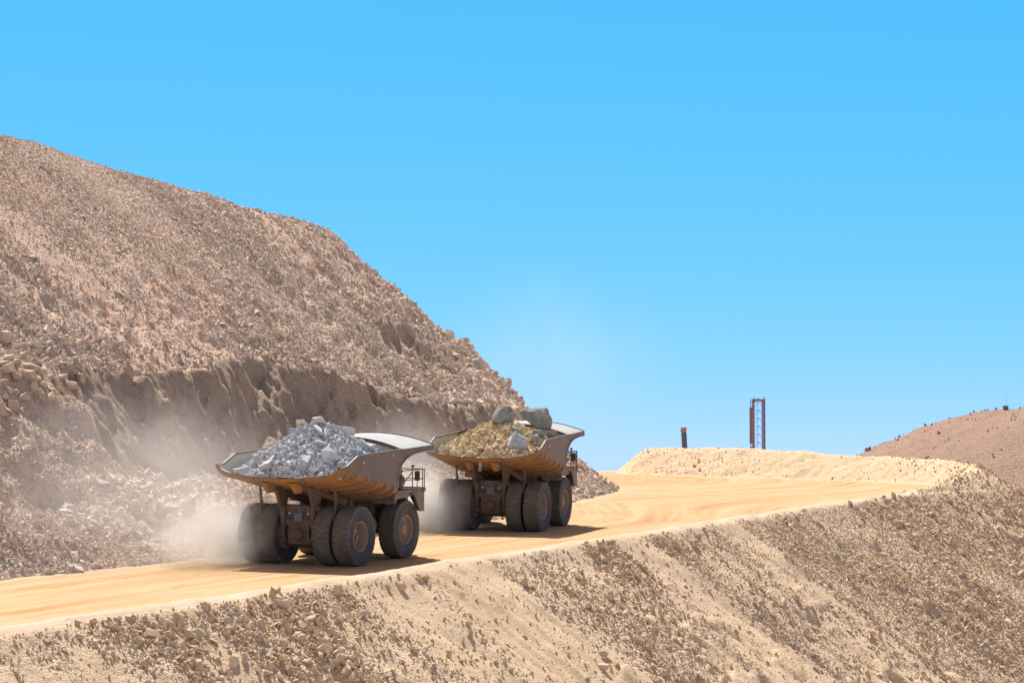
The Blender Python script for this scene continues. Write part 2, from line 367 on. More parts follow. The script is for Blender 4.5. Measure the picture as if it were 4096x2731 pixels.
# ------------------------------------------------------------------ terrain meshes cut from one surface
def axis(fine0, fine1, step, lo, hi, grow=1.12):
    a = list(np.arange(fine0, fine1, step)); q = step; x = fine0; L = []
    while x > lo: q *= grow; x -= q; L.append(x)
    q = step; x = a[-1]; Rr = []
    while x < hi: q *= grow; x += q; Rr.append(x)
    return np.array(L[::-1] + a + Rr)
AS = axis(-58, 120, .17, -330, 330); AT = axis(-62, 27, .19, -330, 90)
SS, TT = np.meshgrid(AS, AT, indexing='ij')
Z, CL, RUB, DO, DH, ARC, CLF = H(SS, TT)
X, Y = xy(SS, TT)
# in plan, jog the grid a little so that edges do not run in straight steps
V = np.stack([X, Y, Z], -1).reshape(-1, 3)
n_s, n_t = SS.shape
I = (np.arange(n_s - 1)[:, None] * n_t + np.arange(n_t - 1)[None, :])
Q = np.stack([I, I + n_t, I + n_t + 1, I + 1], -1).reshape(-1, 4)
fc = CL.reshape(-1)[Q].max(1)
flat = {k: a.reshape(-1) for k, a in (('rub', RUB), ('do', DO), ('dh', DH), ('arc', ARC), ('clf', CLF), ('s', SS), ('t', TT))}
def terrain(name, sel, mats, label, mi=None, extra=None):
    F = Q[sel]; u, inv = np.unique(F, return_inverse=True); F = inv.reshape(F.shape)
    o = mesh_np(name, V[u], F, mats, smooth=True, mi=mi)
    def at(nm, arr):
        a = o.data.attributes.new(nm, 'FLOAT', 'POINT'); a.data.foreach_set('value', np.asarray(arr, np.float32))
    at('rub', flat['rub'][u])
    for nm, arr in (extra or {}).items(): at(nm, arr[u])
    return tag(o, label, kind='structure')
din = -flat['do']; dhr = -flat['dh']
acr = din * np.clip(dhr / np.maximum(din + dhr, .1), 0, 1) * 0 + np.where(flat['s'] > 55, 0, 0)
wgt = smooth(40, 75, flat['s'])
across = (1 - wgt) * din + wgt * (30 - np.sqrt((flat['s'] - 96.) ** 2 * .55 + (flat['t'] + 34.) ** 2) * .85)
along = flat['s']
edge = np.exp(-((din - .8) / 1.0) ** 2) * .9 * (flat['s'] < 90) + .35 * np.exp(-(np.clip(dhr, 0, 99) / 1.2) ** 2)
edge = np.clip(edge * (1 + .6 * fbm(flat['s'] * .6, flat['t'] * .6, 3, 101)), 0, 1)
terrain('road', fc == 0, M_road, 'ochre dirt haul road rutted by tyres', extra={'along': along, 'across': across, 'edge': edge})
terrain('embankment', fc == 1, M_emb, 'gravelly fill slope falling away below the haul road')
terrain('berm', fc == 3, M_berm, 'pale sandy safety berm round the outside of the road bend')
hsel = fc == 2
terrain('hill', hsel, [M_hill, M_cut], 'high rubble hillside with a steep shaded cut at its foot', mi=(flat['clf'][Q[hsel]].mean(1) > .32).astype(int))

# ground sheet to the horizon, with the ledge the photographer stands on
def ground():
    a = np.concatenate([-np.geomspace(60, 9000, 40)[::-1], np.arange(-55, 56, 4), np.geomspace(60, 9000, 40)])
    X, Y = np.meshgrid(a, a, indexing='ij'); r = np.hypot(X, Y + 12)
    Z = -46.5 + 49.9 * (1 - smooth(16, 62, r)) + 3 * fbm(X * .01, Y * .01, 4, 111) * smooth(80, 200, r) - 0.2
    # the flat where the drill rigs stand
    r2 = np.hypot((X - 45) / 1.3, Y - 440); k_ = (1 - smooth(90, 190, r2)) * (Y > 330) * (r > 100); Z = Z * (1 - k_) - .65 * k_
    n = len(a); I = np.arange(n - 1)[:, None] * n + np.arange(n - 1)[None]
    Q = np.stack([I, I + n, I + n + 1, I + 1], -1).reshape(-1, 4)
    o = mesh_np('ground', np.stack([X, Y, Z], -1).reshape(-1, 3), Q, M_emb, smooth=True)
    tag(o, kind='structure')
ground()

# far hill on the right
def far_hill():
    sx = np.arange(-340, 360, 2.0); sy = np.arange(-300, 240, 2.0)
    X, Y = np.meshgrid(sx, sy, indexing='ij')
    cx, cy = 185., 760.
    w = fbm(X * .006, Y * .006, 4, 121)
    r = np.hypot(np.where(X > 0, X * .6, X), Y * .8) * (1 + .05 * w)
    Z = -46 + 69.6 * np.exp(-(r / 123.7) ** 2.8) + 2.0 * w + 2.6 * fbm(X * .035, Y * .035, 4, 123) + .9 * fbm(X * .13, Y * .13, 3, 125)
    n, m = X.shape; I = np.arange(n - 1)[:, None] * m + np.arange(m - 1)[None]
    Q = np.stack([I, I + m, I + m + 1, I + 1], -1).reshape(-1, 4)
    o = mesh_np('far_hill', np.stack([X + cx, Y + cy, Z], -1).reshape(-1, 3), Q, M_far, smooth=True)
    a = o.data.attributes.new('rub', 'FLOAT', 'POINT'); a.data.foreach_set('value', np.full(n * m, .5, np.float32))
    tag(o, 'reddish stony hill beyond the road bend', kind='structure')
    return X + cx, Y + cy, Z
M_far = rubble_mat('far_hill_earth', ((.48, .30, .215), (.56, .385, .285)), [(0, (.30, .175, .13)), (.5, (.50, .33, .24)), (1, (.60, .44, .34))], (.42, .28, .22), .45, 1.2)
FX, FY, FZ = far_hill()

# ------------------------------------------------------------------ stones
def hull_rock(seed, pts=14, flat_=(1, .8, .65), rnd=0., sub=0, disp=.0):
    rs = random.Random(seed); bm = bmesh.new()
    for i in range(pts):
        v = Vector((rs.uniform(-1, 1), rs.uniform(-1, 1), rs.uniform(-1, 1)))
        if rnd: v = v.lerp(v.normalized(), rnd)
        bm.verts.new((v.x * flat_[0] * .5, v.y * flat_[1] * .5, v.z * flat_[2] * .5))
    r = bmesh.ops.convex_hull(bm, input=bm.verts)
    bmesh.ops.delete(bm, geom=list({e for e in r['geom_interior'] + r['geom_unused'] if isinstance(e, bmesh.types.BMVert)}), context='VERTS')
    bmesh.ops.dissolve_limit(bm, angle_limit=R(12), verts=bm.verts, edges=bm.edges)
    if sub:
        bmesh.ops.triangulate(bm, faces=bm.faces)
        bmesh.ops.bevel(bm, geom=list(bm.edges), offset=.012, segments=1, affect='EDGES')
        bmesh.ops.triangulate(bm, faces=bm.faces)
        bmesh.ops.subdivide_edges(bm, edges=bm.edges, cuts=sub, use_grid_fill=True)
        co = np.array([v.co[:] for v in bm.verts])
        d = fbm(co[:, 0] * 2.6 + co[:, 2] * 1.7 + seed, co[:, 1] * 2.6 - co[:, 2] * 1.3, 4, seed % 50)
        bm.normal_update()
        for v, q in zip(bm.verts, d): v.co += v.normal * float(q) * disp
    me = bpy.data.meshes.new('rock_shape'); bm.to_mesh(me); bm.free(); return me
def rock_mat(name, cols, sc=2.2, dust=None, dustf=.5):
    m, nt, b = mat(name); oi = nd(nt, 'ShaderNodeObjectInfo'); tc = nd(nt, 'ShaderNodeTexCoord').outputs['Object']
    n = len(cols); c = ramp(nt, oi.outputs['Random'], [(i / (n - 1), k) for i, k in enumerate(cols)])
    q = noise(nt, tc, sc, 5, .65)
    c = mix(nt, mth(nt, 'MULTIPLY', ramp(nt, q, [(.38, (0, 0, 0)), (.62, (1, 1, 1))]), dustf), c, dust or cols[0])
    link(nt, c, b, 'Base Color'); b.inputs['Roughness'].default_value = .92; b.inputs['Specular IOR Level'].default_value = .15
    bump(nt, b, noise(nt, tc, 6, 6, .7), .6, .06)
    return m
M_stone = rock_mat('hill_stone', [(.44, .32, .24), (.59, .455, .355), (.74, .62, .505), (.54, .41, .31), (.72, .625, .52), (.50, .465, .41), (.67, .51, .39)], dust=(.69, .56, .45))
M_stoneE = rock_mat('slope_stone', [(.42, .285, .18), (.55, .395, .26), (.68, .52, .36), (.49, .35, .23), (.65, .52, .38), (.48, .41, .33), (.61, .45, .295)], dust=(.66, .50, .34))
M_grey = rock_mat('pale_grey_ore', [(.36, .37, .39), (.46, .47, .49), (.56, .57, .59), (.42, .43, .45)], dust=(.60, .605, .62), dustf=.6)
M_tan = rock_mat('tan_ore', [(.50, .37, .22), (.62, .475, .29), (.70, .56, .37), (.46, .34, .22), (.60, .45, .27)], dust=(.68, .54, .35), dustf=.6)
M_green = rock_mat('green_grey_rock', [(.21, .235, .235), (.29, .31, .30), (.25, .27, .265)], sc=1.6, dust=(.44, .40, .32), dustf=.75)
def rock_set(name, material, seeds, **k):
    col = bpy.data.collections.new(name)         # not linked: only a source of shapes
    for i, s_ in enumerate(seeds):
        me = hull_rock(s_, **k); me.materials.append(material)
        o = bpy.data.objects.new('%s_%02d' % (name, i), me); col.objects.link(o)
    return col
def scatter(name, pts, scl, rot, col, label, cat, nvar, M=None):
    """one 'stuff' object: loose stones nobody could count, instanced on points"""
    me = bpy.data.meshes.new(name); me.vertices.add(len(pts)); me.vertices.foreach_set('co', np.asarray(pts, np.float32).ravel())
    for nm, ty, ar in (('scl', 'FLOAT_VECTOR', scl), ('rot', 'FLOAT_VECTOR', rot)):
        a = me.attributes.new(nm, ty, 'POINT'); a.data.foreach_set('vector', np.asarray(ar, np.float32).ravel())
    a = me.attributes.new('idx', 'INT', 'POINT'); a.data.foreach_set('value', np.random.RandomState(len(pts)).randint(0, nvar, len(pts)).astype(np.int32))
    me.update(); o = bpy.data.objects.new(name, me); C.objects.link(o)
    if M is not None: o.matrix_world = M
    ng = bpy.data.node_groups.new(name, 'GeometryNodeTree')
    ng.interface.new_socket('Geometry', in_out='INPUT', socket_type='NodeSocketGeometry'); ng.interface.new_socket('Geometry', in_out='OUTPUT', socket_type='NodeSocketGeometry')
    gi = ng.nodes.new('NodeGroupInput'); go = ng.nodes.new('NodeGroupOutput')
    ci = ng.nodes.new('GeometryNodeCollectionInfo'); ci.inputs['Collection'].default_value = col; ci.inputs['Separate Children'].default_value = True; ci.inputs['Reset Children'].default_value = True
    ip = ng.nodes.new('GeometryNodeInstanceOnPoints'); ip.inputs['Pick Instance'].default_value = True
    L = ng.links.new; L(gi.outputs[0], ip.inputs['Points']); L(ci.outputs[0], ip.inputs['Instance'])
    for nm, ty, sk in (('scl', 'FLOAT_VECTOR', 'Scale'), ('rot', 'FLOAT_VECTOR', 'Rotation'), ('idx', 'INT', 'Instance Index')):
        na = ng.nodes.new('GeometryNodeInputNamedAttribute'); na.data_type = ty; na.inputs['Name'].default_value = nm
        out = [q for q in na.outputs if q.enabled and q.name == 'Attribute'][0]
        if sk == 'Rotation':
            e = ng.nodes.new('FunctionNodeEulerToRotation'); L(out, e.inputs[0]); out = e.outputs[0]
        L(out, ip.inputs[sk])
    L(ip.outputs[0], go.inputs[0])
    md = o.modifiers.new('stones', 'NODES'); md.node_group = ng
    return tag(o, label, cat, kind='stuff')
def sizes(rs, n, med, sig, lo, hi):
     return np.clip(np.exp(rs.randn(n) * sig) * med, lo, hi)
def stones_on(name, rs, n, s0, s1, t0, t1, keep, med, sig, lo, hi, col, label, cat, nvar, sink=.15):
    s = rs.uniform(s0, s1, n); t = rs.uniform(t0, t1, n)
    z, cl, rub, do, dh, arc, clf = H(s, t)
    k = keep(s, t, z, cl, rub, do, dh, clf, rs.rand(n)); s, t, z, rub = s[k], t[k], z[k], rub[k]; m = len(s)
    r = np.clip(sizes(rs, m, med, sig, lo, hi) * np.exp((.7 if name == 'slope_gravel' else 1.1) * fbm(s * .10, t * .09, 3, 211)) * (np.interp(dh[k], [0, 20, 32, 45], [1.35, 1.15, .85, .65]) if name == 'hill_scree' else 1), lo, np.interp(dh[k], [0, 20, 32, 42], [hi, hi, .5, .3]) if name == 'hill_scree' else hi)
    x, y = xy(s, t); asp = np.stack([rs.uniform(.9, 1.35, m), rs.uniform(.7, 1.1, m), rs.uniform(.55, .95, m)], -1) * r[:, None] * 1.25
    print(name, m)
    return scatter(name, np.stack([x, y, z + sink * r], -1), asp, rs.uniform(0, 6.283, (m, 3)), col, label, cat, nvar)
NV = 14
C_hill = rock_set('hill_stone', M_stone, range(100, 100 + NV), pts=13)
C_emb = rock_set('slope_stone', M_stoneE, range(200, 200 + NV), pts=14, rnd=.25)
rs = np.random.RandomState(11)
def mean_hidden(s, t): return True
stones_on('hill_scree', rs, int(800000 * DENS), -30, 96, -66, -14, lambda s, t, z, cl, rub, do, dh, clf, q: (cl == 2) & (q < (.05 + .80 * rub ** 1.6)) & (clf < .04), (.095), .58, .045, .9,
          C_hill, 'broken angular stones strewn over the hillside', 'scree', NV)
stones_on('slope_gravel', rs, int(560000 * DENS), -56, 108, -2, 24, lambda s, t, z, cl, rub, do, dh, clf, q: (cl == 1) & (q < .06 + .82 * rub ** 2.0) & (do < 26), (.088), .62, .04, .75,
          C_emb, 'loose gravel and stones on the slope below the road', 'gravel', NV)
stones_on('berm_gravel', rs, int(40000 * DENS), 80, 120, -50, 6, lambda s, t, z, cl, rub, do, dh, clf, q: (cl == 3) & (q < .6), .075, .55, .04, .4,
          rock_set('berm_stone', M_berm, range(300, 308), pts=13, rnd=.3), 'small clods on the pale berm', 'gravel', 8)
stones_on('toe_stones', rs, int(40000 * DENS), -30, 92, -34, -13, lambda s, t, z, cl, rub, do, dh, clf, q: (cl == 2) & (dh < 8) & (q < .7) & (clf < .04), .17, .5, .10, 1.0,
          C_hill, 'coarser stones along the foot of the hill', 'rubble', NV)
stones_on('crumbled_earth', rs, int(150000 * DENS), -30, 16, -40, -15, lambda s, t, z, cl, rub, do, dh, clf, q: (cl == 2) & (dh > 1) & (dh < 22) & (q < .5 + .6 * fbm(s * .4, t * .4, 3, 221)) & (clf < .3), .085, .5, .04, .5,
          C_hill, 'crumbled tan earth and small stones on the left banks', 'rubble', NV)
k = (np.random.RandomState(3).rand(*FX.shape) < .3); m = int(k.sum()); r_ = sizes(rs, m, .42, .6, .2, 2.2)
C_far = rock_set('far_stone', M_far, range(400, 408), pts=13)
scatter('far_hill_stones', np.stack([FX[k] + rs.uniform(-1, 1, m), FY[k] + rs.uniform(-1, 1, m), FZ[k] + .1], -1), np.stack([r_ * 1.4, r_, r_ * .8], -1), rs.uniform(0, 6.28, (m, 3)), C_far, 'dark stones dotted over the far hill', 'scree', 8)

# ------------------------------------------------------------------ haul trucks
def paint_mat(name, base, dust, amt, rough=.6, sc=1.2, rust=None, spec=.3):
    m, nt, b = mat(name); tc = nd(nt, 'ShaderNodeTexCoord').outputs['Object']
    q = noise(nt, mapping(nt, tc, (1, 1, .55)), sc, 6, .65, .3)
    c = mix(nt, ramp(nt, q, [(.5 - amt * .45, (0, 0, 0)), (.5 + .18, (1, 1, 1))]), dust, base)
    if rust: c = mix(nt, ramp(nt, noise(nt, tc, sc * 2.7, 5, .7), [(.55, (0, 0, 0)), (.66, (1, 1, 1))]), c, rust)
    link(nt, c, b, 'Base Color'); b.inputs['Roughness'].default_value = rough; b.inputs['Specular IOR Level'].default_value = spec
    bump(nt, b, noise(nt, tc, sc * 6, 5, .7), .25, .02); return m
M_under = paint_mat('dusty_orange_paint', (.36, .17, .042), (.24, .145, .09), .25, .6, .55, rust=(.13, .08, .055))
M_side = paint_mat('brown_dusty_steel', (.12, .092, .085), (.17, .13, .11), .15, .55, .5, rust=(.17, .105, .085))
M_in = paint_mat('worn_grey_green_steel', (.40, .42, .39), (.50, .48, .42), .2, .5, .7)
M_top = paint_mat('polished_canopy_steel', (.38, .40, .44), (.50, .485, .45), .1, .42, .8, spec=.5)
M_frame = paint_mat('dusty_brown_frame', (.105, .062, .04), (.16, .11, .08), .2, .75, 1.2, rust=(.06, .045, .04))
M_dark = paint_mat('greasy_dark_parts', (.055, .05, .055), (.16, .12, .095), .2, .7, 1.5)
M_deck = paint_mat('dark_deck_steel', (.10, .085, .085), (.22, .165, .13), .2, .6, 1.0)
M_rim = paint_mat('dusty_rim', (.25, .17, .125), (.32, .235, .18), .3, .7, 1.4, rust=(.22, .13, .09))
M_plate = paint_mat('blue_grey_plate', (.12, .145, .20), (.15, .16, .20), .1, .6, 2)
def plain(name, c, rough=.5, spec=.4, metal=0, emit=0):
    m, nt, b = mat(name); b.inputs['Base Color'].default_value = (*c, 1); b.inputs['Roughness'].default_value = rough; b.inputs['Specular IOR Level'].default_value = spec; b.inputs['Metallic'].default_value = metal
    return m
M_red = plain('red_lens', (.55, .05, .02), .3); M_white = plain('white_lens', (.75, .75, .72), .3); M_glass = plain('dark_cab_glass', (.03, .04, .05), .08, .6)
M_chain = plain('bright_shackle', (.5, .5, .52), .35, .5, .6)
def tyre_mats():
    m1 = paint_mat('dusty_tread_rubber', (.10, .085, .075), (.16, .13, .105), .2, .9, 1.6)
    m2 = paint_mat('dark_sidewall_rubber', (.035, .037, .052), (.085, .075, .075), .15, .75, 1.2)
    return m1, m2
M_tread, M_wall = tyre_mats()

def tyre_mesh():
    """axis X, outer face at +X, width 1.08, radius 1.8"""
    n = 264; W = .54
    prof = [(-.40, .93), (-.49, 1.02), (-.55, 1.2), (-.575, 1.38), (-.575, 1.54), (-.57, 1.62), (-.56, 1.69), (-.545, 1.745), (-.50, 1.785), (-.38, 1.795), (-.22, 1.80), (-.1, 1.803)]
    prof = prof + [(0, 1.804)] + [(-a, r) for a, r in prof[::-1]]
    vs = []; G = 33
    for a, r in prof:
        for i in range(n):
            th = 2 * math.pi * i / n; rr = r
            k = (i * G / n + (0.5 if a > 0 else 0) + abs(a) * .9) % 1.0
            if r > 1.60:
                groove = 1 if k < .17 and abs(a) > .2 else 0
                if abs(a) <= .23: groove = .45 if k < .09 else 0
                rr -= .07 * groove * min(1, (r - 1.58) / .1)
            vs.append((a, rr * math.cos(th), rr * math.sin(th)))
    m = MB(); P = len(prof); fs = []; mi = []
    for k in range(P - 1):
        for i in range(n):
            fs.append((k * n + i, k * n + (i + 1) % n, (k + 1) * n + (i + 1) % n, (k + 1) * n + i))
    m.v = vs; m.f = fs; m.m = [0 if 5 <= k <= P - 7 else 1 for k in range(P - 1) for i in range(n)]
    return m
def wheel(parent, x, y, side, kind, dual_inner=False):
    """wheel > tyre, rim. side +1: outer face looks to +X"""
    w = empty('wheel', (x, y, 1.79)); w.parent = parent
    if side < 0: w.rotation_euler = (0, 0, math.pi)
    key = 'tyre'
    if key not in MESHES:
        o = tyre_mesh().build('tyre', [M_tread, M_wall], w); MESHES[key] = o.data
        for p in o.data.polygons: p.use_smooth = p.material_index == 1
    else:
        o = bpy.data.objects.new('tyre', MESHES[key]); C.objects.link(o); o.parent = w
    o.rotation_euler.x = random.Random(x * 7 + y).uniform(0, 6)
    rk = 'rim_' + kind
    if rk not in MESHES:
        m = MB()
        if kind == 'deep':
            prof = [(.40, .95), (.475, .935), (.50, .90), (.46, .865), (.40, .85), (.36, .80), (-.05, .765), (-.12, .74), (-.16, .60), (-.15, .42), (.10, .40), (.13, .37), (.14, .0)]
        else:
            prof = [(.40, .95), (.475, .935), (.50, .90), (.46, .865), (.38, .84), (.28, .80), (.16, .75), (.12, .66), (.12, .45), (.17, .43), (.30, .36), (.36, .30), (.37, .0)]
        m.lathe(prof, 48); m.lathe([(-.5, 0), (-.5, .93), (.2, .93)], 32)
        for i in range(22 if kind == 'deep' else 18):
            a = 2 * math.pi * i / (22 if kind == 'deep' else 18); r = .67 if kind == 'deep' else .56; xx = -.15 if kind == 'deep' else .12
            m.tube((xx, r * math.cos(a), r * math.sin(a)), (xx + .06, r * math.cos(a), r * math.sin(a)), .028, 6)
        if kind == 'deep':
            m.tube((.13, .12, .14), (.20, .12, .14), .07, 10, mi=1); m.tube((.13, -.17, -.05), (.19, -.17, -.05), .05, 10, mi=1); m.bar((.16, .12, .14), (.16, -.2, -.3), .05, mi=1)
        r_ = m.build('rim', [M_rim, M_dark], w, smooth=False); MESHES[rk] = r_.data
        for p in r_.data.polygons: p.use_smooth = len(p.vertices) == 4
    else:
        r_ = bpy.data.objects.new('rim', MESHES[rk]); C.objects.link(r_); r_.parent = w
    return w
MESHES = {}

def floor_z(y): return 5.30 - .205 * (y + 3.5)
SEC = [(0, 0), (.6, .008), (1.2, .03), (1.8, .08), (2.3, .135), (2.8, .19), (3.2, .25), (3.5, .315), (3.75, .40), (3.93, .51), (4.04, .64), (4.1, .78)]
def arch(y, x):
    k = min(max((y - 4.4) / 4.3, 0), 1); zc = 7.52 + .10 * k; ze = 6.80 + .14 * k
    return ze + (zc - ze) * (1 - min(abs(x) / 4.15, 1) ** 2.1)
def wall_top(y):
    pts = [(-3.5, 5.95), (-2.75, 6.03), (-1.35, 6.60), (4.4, 6.82)]
    for (a, b), (c, d) in zip(pts[:-1], pts[1:]):
        if y <= c: return b + (d - b) * (y - a) / (c - a)
    return 6.82
def section(y, off=0., n_wall=4):
    """polyline left to right of the inner skin, pushed outward by off"""
    zf = floor_z(y); half = []
    for i, (x, d) in enumerate(SEC): half.append(Vector((x, zf + d)))
    t = wall_top(y); z0 = half[-1].y
    for k in range(1, n_wall + 1): half.append(Vector((4.1 + .02 * k, z0 + (t - z0) * k / n_wall)))
    if off:
        out = []
        for i, p in enumerate(half):
            a = half[max(i - 1, 0)]; b = half[min(i + 1, len(half) - 1)]; d = (b - a).normalized() if i else Vector((1, 0))
            out.append(p + Vector((d.y, -d.x)) * off)
        half = out
    L = [Vector((-p.x, p.y)) for p in half[:0:-1]] + half
    return [(p.x, y, p.y) for p in L]

def make_truck(label, detail):
    root = empty('haul_truck', (0, 0, 0), label=label, cat='dump truck', group='haul trucks driving up the road')
    # ---- wheels
    for x, y, s, k in ((3.21, 0, 1, 'deep'), (1.87, 0, 1, 'flat'), (-3.21, 0, -1, 'deep'), (-1.87, 0, -1, 'flat'), (2.98, 6.35, 1, 'flat'), (-2.98, 6.35, -1, 'flat')):
        wheel(root, x, y, s, k)
    # ---- dump body: one skin with thickness, front wall, canopy
    m = MB(); ys = [-3.5, -3.15, -2.75, -2.1, -1.35, -.5, .8, 2.2, 3.3, 3.95]
    Pi = [section(y) for y in ys]; Po = [section(y, .09) for y in ys]; nn = len(Pi[0])
    m.grid(Pi, 1); 
    # outer: bottom orange, walls brown
    base = len(m.v); m.v += [p for row in Po for p in row]
    for i in range(len(ys) - 1):
        for j in range(nn - 1):
            xm = abs(Po[i][j][0] + Po[i][j + 1][0]) / 2
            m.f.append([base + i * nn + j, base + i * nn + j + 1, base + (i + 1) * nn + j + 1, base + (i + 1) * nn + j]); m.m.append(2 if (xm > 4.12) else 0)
    # rims of the skin: rear lip and the two top rails
    for j in range(nn - 1):
        m.add([Pi[0][j], Pi[0][j + 1], Po[0][j + 1], Po[0][j]], [(0, 1, 2, 3)], 0)
    for j in (0, nn - 1):
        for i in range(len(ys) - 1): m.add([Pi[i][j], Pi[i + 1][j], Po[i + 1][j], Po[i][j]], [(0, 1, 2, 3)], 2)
    # front wall
    xs = [p[0] for p in Pi[-1]]
    fw = []
    for yy, fz in ((3.95, None), (4.1, .4), (4.4, 1.0)):
        row = []
        for j, p in enumerate(Pi[-1]):
            top = arch(4.4, p[0]); z = p[2] if fz is None else p[2] + (top - p[2]) * fz
            row.append((p[0], yy, z))
        fw.append(row)
    m.grid(fw, 1)
    m.grid([[(x, y + .1, z) for x, y, z in r] for r in fw], 2)
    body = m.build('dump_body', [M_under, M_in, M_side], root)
    # heavier lip beam along the tail
    m = MB(); S = [s_ for s_ in section(-3.5, .05) ]; S2 = section(-3.22, .30); S1 = section(-3.5, .20)
    nb = len(S); lo, hi = 2, nb - 3
    m.grid([[(p[0], -3.52, p[2]) for p in S[lo:hi]], [(p[0], -3.5, p[2]) for p in S1[lo:hi]], [(p[0], -3.2, p[2]) for p in S2[lo:hi]], [(p[0], -3.1, p[2]) for p in section(-3.1, .08)[lo:hi]]])
    m.build('tail_lip', M_under, body)
    # U shaped bolsters under the floor
    for y in (-2.45, -1.35, -.1, 1.15, 2.35, 3.35):
        m = MB(); w = .12; h = .27
        rows = []
        for yy, o_ in ((y - w, .085), (y - w * .75, h), (y + w * .75, h), (y + w, .085)):
            se = section(yy, o_, 4); rows.append(se[4:-4])
        # taper the ends into the wall
        for r_ in rows[1:3]:
            for e, k in ((0, .15), (1, .6), (-1, .15), (-2, .6)):
                x, yy, z = r_[e]; sx = 1 if x > 0 else -1; base_x = 4.19 * sx
                r_[e] = (base_x + (x - base_x) * k, yy, z)
        m.grid(rows); m.build('rib', M_under, body)
    # top rails
    for sx in (-1, 1):
        m = MB(); prev = None; pts = [(-3.5, wall_top(-3.5)), (-2.75, wall_top(-2.75)), (-1.35, wall_top(-1.35)), (4.4, wall_top(4.4))]
        for (a, b), (c, d) in zip(pts[:-1], pts[1:]): m.bar((sx * 4.17, a, b - .02), (sx * 4.17, c, d - .02), .15, .13)
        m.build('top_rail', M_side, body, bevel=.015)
        # lugs with holes on the side sheet (light eyes) and stiffener
        for yy, zz in ((-.8, 6.2), (3.0, 6.5)): m = MB(); m.tube((sx * 4.16, yy, zz), (sx * 4.30, yy, zz), .085, 12); m.build('lifting_eye', M_in, body)
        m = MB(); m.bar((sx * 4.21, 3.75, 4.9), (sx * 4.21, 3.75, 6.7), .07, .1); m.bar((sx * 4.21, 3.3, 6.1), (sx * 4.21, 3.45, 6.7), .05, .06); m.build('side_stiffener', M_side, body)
    # canopy
    m = MB(); rows = []; NX = 25; NY = 7
    for k in range(NY):
        y = 4.4 + 4.3 * k / (NY - 1); rows.append([(x, y, arch(y, x)) for x in [4.16 * (2 * i / (NX - 1) - 1) for i in range(NX)]])
    m.grid(rows, 0); m.grid([[(x, y, z - .10) for x, y, z in r] for r in rows], 1)
    for i in range(NX - 1): m.add([rows[0][i], rows[0][i + 1], tuple(Vector(rows[0][i + 1]) - Vector((0, 0, .1))), tuple(Vector(rows[0][i]) - Vector((0, 0, .1)))], [(0, 1, 2, 3)], 1)
    cn = m.build('canopy', [M_top, M_side], body, smooth=True)
    # rear trim arc (dark curved edge seen inside) and front trim beam
    m = MB()
    for y0, y1, za, zb, in ((4.28, 4.40, -.16, .035), (8.68, 8.80, -.34, .05)):
        a = [(x, y0, arch(y0, x) + zb) for x, _, _ in rows[0]]; b = [(x, y1, arch(y1, x) + zb) for x, _, _ in rows[0]]
        c = [(x, y1, arch(y1, x) + za) for x, _, _ in rows[0]]; d = [(x, y0, arch(y0, x) + za) for x, _, _ in rows[0]]
        m.grid([a, b, c, d, a]); 
        for e in (0, -1): m.add([a[e], b[e], c[e], d[e]], [(0, 1, 2, 3)])
    m.build('canopy_trim', M_dark, cn)
    for sx in (-1, 1):
        m = MB(); low = [(3.95, 5.35), (4.0, 5.65), (4.25, 5.93), (4.75, 6.2), (5.4, 6.42), (6.3, 6.54), (7.3, 6.61), (8.7, 6.64)]
        top = [(y, arch(y, 4.15) + .02) for y, _ in low]; top[0] = (3.95, 6.81); top[1] = (4.0, 6.81)
        m.prism([p for p in low] + top[::-1], 'X', sx * 4.10, sx * 4.22)
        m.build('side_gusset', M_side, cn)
        m = MB()
        for (a, b), (c, d) in zip(low[:-1], low[1:]):
            x0, x1 = sx * 3.88, sx * 4.30
            m.add([(x0, a, b), (x1, a, b), (x1, c, d), (x0, c, d), (x0, a, b - .05), (x1, a, b - .05), (x1, c, d - .05), (x0, c, d - .05)], [(0, 1, 2, 3), (4, 7, 6, 5), (0, 4, 5, 1), (2, 6, 7, 3), (1, 5, 6, 2), (0, 3, 7, 4)])
        m.build('gusset_flange', M_top, cn)
    # underbody: long rails of the body, rear pivot brackets, tail brackets
    for sx in (-1, 1):
        m = MB()
        for (a, b) in ((-2.3, 3.6),):
            za, zb = floor_z(a) - .25, floor_z(b) - .25
            m.add([(sx * .95, a, za), (sx * 1.3, a, za), (sx * 1.3, b, zb), (sx * .95, b, zb), (sx * .95, a + .4, za - .35), (sx * 1.3, a + .4, za - .35), (sx * 1.3, b, zb - .5), (sx * .95, b, zb - .5)],
                  [(0, 1, 2, 3), (4, 7, 6, 5), (0, 4, 5, 1), (2, 6, 7, 3), (1, 5, 6, 2), (0, 3, 7, 4)])
        m.build('body_rail', M_frame, body, bevel=.02)
        m = MB(); m.prism([(-1.9, floor_z(-1.9) - .25), (-.2, floor_z(-.2) - .25), (-.75, 3.35), (-1.15, 3.35)], 'X', sx * 1.0, sx * 1.22); m.tube((sx * .8, -.95, 3.42), (sx * 1.42, -.95, 3.42), .17, 14)
        m.build('pivot_bracket', M_frame, body, bevel=.01)
        m = MB()
        x = sx * .95; zl = 5.02
        m.add([(x - .22, -3.50, zl), (x + .22, -3.50, zl), (x + .09, -3.05, zl - .62), (x - .09, -3.05, zl - .62), (x - .22, -2.5, zl - .2), (x + .22, -2.5, zl - .2), (x + .09, -2.5, zl - .62), (x - .09, -2.5, zl - .62)],
              [(0, 1, 2, 3), (4, 7, 6, 5), (0, 3, 7, 4), (1, 5, 6, 2), (3, 2, 6, 7)])
        m.build('tail_bracket', M_under, body)
